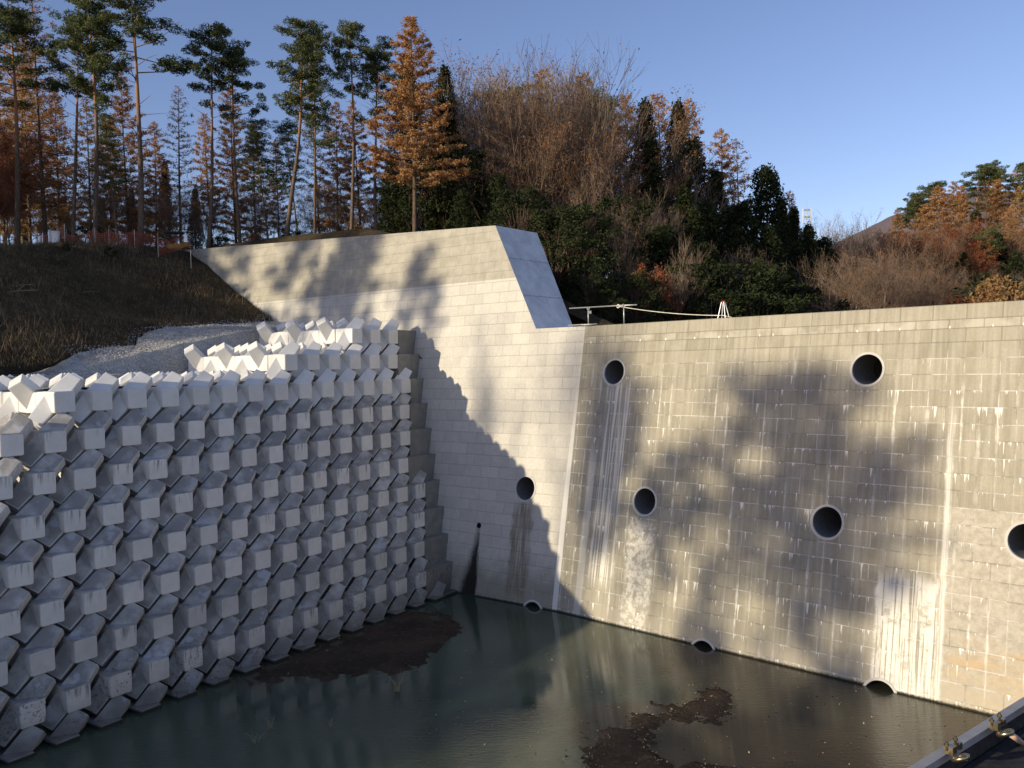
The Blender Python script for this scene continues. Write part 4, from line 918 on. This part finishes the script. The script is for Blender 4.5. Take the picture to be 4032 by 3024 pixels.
def mountain():
    xs = np.linspace(-900, 3400, 130); ys = np.linspace(2600, 4200, 30); X, Y = np.meshgrid(xs, ys, indexing='ij')
    pk = aty(2120, 3300)
    Z = -40+628*np.exp(-((X-pk)/1000)**2-((Y-3400)/600)**2)+180*np.exp(-((X-pk-900)/900)**2-((Y-3400)/500)**2)+wob(X*.02, Y*.02)*28+wob(X*.08, Y*.08)*8
    ny = 30; F = [(i*ny+j, i*ny+j+1, (i+1)*ny+j+1, (i+1)*ny+j) for i in range(129) for j in range(29)]
    me = pymesh('mountain', np.stack([X, Y, Z], -1).reshape(-1, 3), F, soil_mat('wooded_mountain_haze_tint', (.12, .10, .115), (.16, .13, .14), (.10, .09, .11)), True); fixn(me); tag(link('mountain', me), kind='structure')  # distance haze is painted into the wooded slope's mauve-blue colours
mountain()
me = pymesh('valley_plain', [(-6000, 300, -30), (6000, 300, -30), (6000, 9000, -30), (-6000, 9000, -30)], [(0, 1, 2, 3)], M_forest); tag(link('valley_plain', me), kind='structure')
# ------------------------------------------------------------------ bank edge: net fence, bucket, machines
def net_mat():
    n = NT('orange_net'); P = n.tc.outputs['UV']; q = n.sep(P)
    f = lambda v: n.M('ABSOLUTE', n.M('SUBTRACT', n.M('FRACT', v), .5))
    hole = n.M('MULTIPLY', n.ss(f(n.M('MULTIPLY', q[0], 9)), .33, .37, 1, 0), n.ss(f(n.M('MULTIPLY', q[1], 9)), .36, .40, 1, 0))
    n.out(n.mix(n.noise(P, 3, 3), (.40, .09, .06), (.52, .17, .11)), .6)
    n.L(n.M('SUBTRACT', 1, hole), n.b.inputs['Alpha']); return n.m
def edgept(x, y, off=0):
    Yd = 52.0; P = np.array([aty(x, Yd), Yd, 0.]); P[2] = float(G(P[0], P[1])); return P
fl = [(88, 530), (150, 527), (215, 527), (245, 525), (300, 520), (350, 512), (420, 508)]
fp = []
for i, (x, y) in enumerate(fl):
    t_ = (x*K-2016)/FPX; Yd = (-50.2+.2*math.sin(i*2.1))/(nS[0]*t_+nS[1]); P = np.array([t_*Yd, Yd, 0.]); P[2] = float(G(P[0], P[1])); fp.append(P)
    Yd = 54.+.3*math.sin(i*2.1); P = np.array([aty(x, Yd), Yd, 0.]); P[2] = float(G(P[0], P[1])); fp.append(P)
fe = empty('net_fence', tuple(fp[0])); tag(fe, 'sagging orange plastic net fence along the edge of the left bank', 'fence')
V = []; UV = []; F = []; k = 0; dist = 0; nseg = 9
pts = []
for i in range(len(fp)-1):
    for t in np.linspace(0, 1, nseg, endpoint=False):
        p = fp[i]*(1-t)+fp[i+1]*t; p[2] = float(G(p[0], p[1])); pts.append((p, 1.05-.22*math.sin(t*math.pi)))
for i, (p, hh) in enumerate(pts):
    if i: dist += np.linalg.norm(p-pts[i-1][0])
    for j in range(3): V.append(p+np.array([0, .05*math.sin(i*1.3+j), hh*j/2+.03])); UV.append((dist, hh*j/2))
for i in range(len(pts)-1):
    for j in range(2): F.append((i*3+j, (i+1)*3+j, (i+1)*3+j+1, i*3+j+1))
me = pymesh('net', V, F, net_mat()); uv = me.uv_layers.new(name='UVMap')
for l in me.loops: uv.data[l.index].uv = UV[l.vertex_index]
child(link('net', me), fe)
for p in fp: m = MB(); m.tube([p-[0, 0, .2], p+[0, 0, 1.12]], .018, 6); child(m.build('post', M_galv, None), fe)
Yd = 51; P = np.array([aty(128, Yd), Yd, 0]); P[2] = float(G(P[0], P[1]))
m = MB(); an = np.linspace(0, 2*math.pi, 20, endpoint=False)
m.tube([[0, 0, 0], [0, 0, .05], [0, 0, .62], [0, 0, .66], [0, 0, .70]], [.24, .26, .29, .31, .31], 20); o = m.build('plastic_drum', M_alu, None, False); o.location = P; tag(o, 'small white plastic drum standing at the bank edge near the orange net', 'drum')
m = MB(); m.tube([[-.28, 0, .64], [-.2, 0, .86], [0, 0, .93], [.2, 0, .86], [.28, 0, .64]], .015, 5); h_ = m.build('handle', M_galv, None); h_.parent = o
M_yel = simple('yellow_machine_paint', (.62, .36, .04), .45, 0, .1); M_can = simple('olive_canopy_paint', (.09, .085, .055), .6); M_tyre = simple('black_rubber', (.02, .02, .02), .8); M_wht = simple('white_van_paint', (.62, .64, .68), .35, 0, .04)
M_glass = simple('dark_glass', (.02, .025, .03), .08)
def bx(c, sz, bev=.05):
    m = MB(); m.box(c, sz); me = m.mesh('t'); b = bmesh.new(); b.from_mesh(me); bmesh.ops.bevel(b, geom=b.edges[:], offset=bev, segments=2, affect='EDGES'); b.to_mesh(me); b.free(); return me
def part(name, me, mat, par): me.materials.clear(); me.materials.append(mat); me.name = name; o = link(name, me, par); return o
Yd = 61; P = np.array([aty(388, Yd), Yd, 0]); P[2] = float(G(P[0], P[1]))
ro = empty('road_roller', tuple(P), .25); ro.scale = (.68, .68, .68); tag(ro, 'yellow road roller with a dark flat canopy parked behind the orange net', 'road roller')
part('body', bx((.1, 0, .95), (1.9, 1.0, .6), .12), M_yel, ro); part('engine_cover', bx((.95, 0, 1.2), (.9, .95, .5), .1), M_yel, ro); part('canopy', bx((-.1, 0, 2.45), (1.9, 1.3, .09), .03), M_can, ro); part('seat', bx((-.3, 0, 1.45), (.45, .5, .4), .06), M_tyre, ro)
for x_ in (-1.0, 1.0):
    an_ = MB().tube([[x_, -.6, .45], [x_, .6, .45]], .45, 24); part('drum', an_.mesh('drum'), M_tyre, ro)
for x_, y_ in ((-.9, -.55), (-.9, .55), (.7, -.55), (.7, .55)): part('canopy_post', MB().tube([[x_, y_, 1.1], [x_, y_, 2.42]], .03, 6).mesh('p'), M_can, ro)
Yd = 68; P = np.array([aty(425, Yd), Yd, 0]); P[2] = float(G(P[0], P[1]))-.2
va = empty('parked_van', tuple(P), 1.3); va.scale = (.85, .85, .85); tag(va, 'white van half hidden behind the orange net, right of the yellow roller', 'van')
part('body', bx((0, 0, 1.0), (3.2, 1.5, 1.2), .14), M_wht, va); part('cab_window', bx((-1.15, -.74, 1.35), (.7, .06, .4), .02), M_glass, va); part('side_window', bx((.3, -.74, 1.35), (1.5, .06, .4), .02), M_glass, va)
for x_ in (-1.05, 1.05):
    for y_ in (-.68, .68): part('wheel', MB().tube([[x_, y_-.1, .3], [x_, y_+.1, .3]], .3, 18).mesh('w'), M_tyre, va)
# ------------------------------------------------------------------ foreground walkway edge
M_plank = simple('grey_steel_toe_board', (.34, .33, .32), .6, 0, .08); M_mat = simple('dark_rubber_skirt', (.035, .035, .036), .85, 0, .3, 20); M_deck = simple('navy_deck_panel', (.035, .04, .075), .5, 0, .15, 3)
M_clamp = simple('zinc_clamp', (.42, .34, .20), .28, .95, .3, 25); M_pink = simple('pinkish_tie_pole', (.62, .42, .32), .55); M_cord = simple('grey_cord', (.45, .45, .44), .8)
zf = 7.4
e0, e1 = hitz(1958, 1660, zf), hitz(2215, 1503, zf); ed = (e1-e0); ed /= np.linalg.norm(ed); en = np.array([-ed[1], ed[0], 0.]); 
if en@(-e0) < 0: en = -en           # towards the viewer
O = e0-ed*2.2; Ln = np.linalg.norm(e1-e0)+5.5
wk = empty('walkway', tuple(O)); tag(wk, 'steel walkway edge with grey toe board and navy deck at the lower right corner', 'walkway')
def slab_(a, b, z0, z1): return [O+en*a+[0, 0, z0-0], O+ed*Ln+en*a+[0, 0, z0], O+ed*Ln+en*b+[0, 0, z1], O+en*b+[0, 0, z1]]
def solid(a0, a1, z0, z1):
    P = [O+en*a+np.array([0, 0, z]) for a in (a0, a1) for z in (z0, z1)]; P2 = [p+ed*Ln for p in P]; return MB().add(P+P2, [(0, 1, 3, 2), (4, 6, 7, 5), (0, 4, 5, 1), (2, 3, 7, 6), (0, 2, 6, 4), (1, 5, 7, 3)])
for nm, a, mt in (('toe_board', (0, .07, -.05, 0), M_plank), ('rubber_skirt', (.074, .50, -.32, -.16), M_mat), ('deck_panel', (.505, 3.2, -.5, -.34), M_deck), ('side_beam', (.012, .06, -.30, -.052), M_mat)):
    o = solid(*a).build(nm, mt); fixn(o.data); child(o, wk)
def clampat(px, py, lab, pole=None, k=0):
    c = hitz(px, py, zf); c = c+en*.035; cl = empty('scaffold_clamp', tuple(c)); tag(cl, lab, 'clamp', 'scaffold clamps on the walkway edge')
    m = MB(); an = np.linspace(0, 6.283, 17)
    m.tube([c+en*(.075+.04*math.cos(t))-ed*.03+ed*(.04*math.sin(t))+[0, 0, .01+.02*math.cos(t)] for t in an], .017, 8); child(m.build('ring', M_clamp, None, True), cl)
    m = MB(); m.box(c+np.array([0, 0, .03]), (.06, .055, .05), [[ed[0], en[0], 0], [ed[1], en[1], 0], [0, 0, 1]]); m.box(c+ed*.10+np.array([0, 0, .03]), (.035, .045, .045), [[ed[0], en[0], 0], [ed[1], en[1], 0], [0, 0, 1]]); child(m.build('jaw', M_clamp, None), cl)
    for dx in (-.035, .09):
        m = MB(); m.tube([c+ed*dx-en*.01+[0, 0, .03], c+ed*dx-en*.01+[0, 0, .095]], .008, 8); m.tube([c+ed*dx-en*.01+[0, 0, .062], c+ed*dx-en*.01+[0, 0, .08]], .015, 6); child(m.build('bolt', M_clamp, None), cl)
    return c
c1 = clampat(2042, 1625, 'zinc scaffold clamp on the grey toe board, left one of the two in full view')
c2 = clampat(2139, 1573, 'zinc scaffold clamp on the toe board, right one with the pinkish pole')
c3 = clampat(2217, 1532, 'scaffold clamp cut by the right edge of the picture')
q = hitz(2225, 1618, zf-.25); o = MB().tube([c2+en*.1, (c2+en*.1)*.8+q*.2-[0, 0, .0], q], [.022, .022, .016], 8).build('tie_pole', M_pink, None, True); o.data.transform(Matrix.Translation(-Vector(c2))); o.location = c2; tag(o, 'pinkish pole running from the right clamp down to the corner', 'pole')
q = hitz(2095, 1672, zf-.3); o = MB().tube([c1+en*.1, (c1+q)/2+[0, 0, .03], q], .009, 6).build('hanging_cord', M_cord, None, True); o.data.transform(Matrix.Translation(-Vector(c1))); o.location = c1; tag(o, 'grey cord hanging from the left clamp over the dark skirt', 'cord')
# cable on the dam face beside the steps
pc = [onB(912, 775)+NBh*.03, onB(905, 768)+NBh*.05, onB(897, 768)+NBh*.06, onB(888, 780)+NBh*.05, onB(883, 800)+NBh*.04, onB(881, 830)+NBh*.03]
o = MB().tube(pc, .022, 6).build('black_cable', M_tyre, None, True); o.data.transform(Matrix.Translation(-Vector(pc[0]))); o.location = pc[0]; tag(o, 'black hooked cable hanging on the shaded dam face beside the second step', 'cable')
# ------------------------------------------------------------------ dead grass and brush on the slope
r_ = np.random.RandomState(12)
def grass(name, n, s0, s1, q0, q1, hmin, hmax, w, mat, label, dens=None):
    s = r_.uniform(s0, s1, n); q = r_.uniform(q0, q1, n)
    if dens is not None:
        keep = (wob(s*5+dens, q*5)+r_.uniform(-.35, .35, n)) > .02; s, q = s[keep], q[keep]; n = len(s)
    kp = (q < np.interp(s, _es, _eq, left=-33.4)-.15) | (s > 36); s, q = s[kp], q[kp]; n = len(s)
    x = s*dS[0]+q*nS[0]; y = s*dS[1]+q*nS[1]; z = G(x, y); B = np.stack([x, y, z-.03], 1); h = r_.uniform(hmin, hmax, (n, 1)); a = r_.uniform(0, 6.28, n)
    d = np.stack([np.cos(a), np.sin(a), np.zeros(n)], 1); ln = r_.normal(0, .35, (n, 3)); ln[:, 2] = 1; T = B+ln*h
    V = np.stack([B-d*w, B+d*w, T+d*w*.2, T-d*w*.2], 1).reshape(-1, 3); o = link(name, fastmesh(name, V, np.arange(n*4).reshape(n, 4), mat)); tag(o, label, 'grass', kind='stuff')
M_g1 = leaf_mat('dead_grass', (.10, .074, .04), (.17, .13, .07), (.27, .21, .12), .2); M_g2 = leaf_mat('dead_weed_stems', (.10, .06, .04), (.2, .14, .09), (.34, .28, .2), .1)
grass('dead_grass', 90000, 4, 35.6, -50.5, -33.4, .06, .24, .012, M_g1, 'short dead grass covering the shaded slope left of the dam wing')
grass('weed_stems', 9000, 4, 34, -52, -34, .3, .95, .010, M_g2, 'patches of tall dry weed stems on the shaded slope', dens=3.)
grass('bank_top_grass', 40000, 10, 48, -62, -50, .1, .4, .014, M_g1, 'dry grass along the top of the left bank under the trees')

# loose stones on the gravel and its margin
n = 5200; s = r_.uniform(20, 35, n); qe_ = np.interp(s, _es, _eq, left=-34); q = np.where(r_.uniform(0, 1, n) < .3, qe_+r_.normal(0, .35, n), r_.uniform(0, 1, n)*(qe_+33.4)-33.4)
from mathutils.bvhtree import BVHTree
bv = []
for nm in ('gravel_fill', 'hillside_ground'):
    m_ = bpy.data.objects[nm].data; bv.append(BVHTree.FromPolygons([v.co for v in m_.vertices], [p.vertices for p in m_.polygons]))
V = []; F = []; oc = np.array([[1, 0, 0], [-1, 0, 0], [0, 1, 0], [0, -1, 0], [0, 0, 1], [0, 0, -1.]]); of = [(0, 2, 4), (2, 1, 4), (1, 3, 4), (3, 0, 4), (2, 0, 5), (1, 2, 5), (3, 1, 5), (0, 3, 5)]
for a_, b_ in zip(s, q):
    P = dS*a_+nS*b_; zz = [h[0].z for h in (t.ray_cast(Vector((P[0], P[1], 40)), Vector((0, 0, -1))) for t in bv) if h[0]]
    if not zz: continue
    P = P+np.array([0, 0, max(zz)+.01]); k = len(V)*6; V.append(P+oc*r_.uniform(.015, .05, (1, 3))*r_.uniform(.7, 1.3, (6, 1))); F += [tuple(k+i for i in f) for f in of]
o = link('loose_stones', pymesh('loose_stones', np.concatenate(V), F, simple('broken_stone', (.42, .40, .37), .9, var=.3, sc_=4))); tag(o, 'loose pale stones scattered over the gravel fill behind the block stack', 'stones', kind='stuff')
# dead sticks lying on the slope
def stick(s, q, L, az, lab):
    P = dS*s+nS*q; P[2] = float(G(P[0], P[1]))+.12; d = np.array([math.cos(az), math.sin(az), .1]); m = MB(); m.tube([-d*L/2, [0, 0, .05], d*L/2], [.022, .02, .008], 5); m.tube([[0, 0, .05], d*L*.2+np.array([.1, -.2, .25])], [.012, .005], 4)
    o = m.build('dead_branch', M_gbark, None); o.location = P; tag(o, lab, 'branch')
stick(21, -40.5, 1.9, .2, 'pale dead branch lying flat low on the dark slope at the left'); stick(21.6, -41.3, 1.5, -.3, 'second pale dead branch just above the lowest one on the slope'); stick(26, -43, 1.2, .9, 'short dead branch lying in the middle of the dark slope')
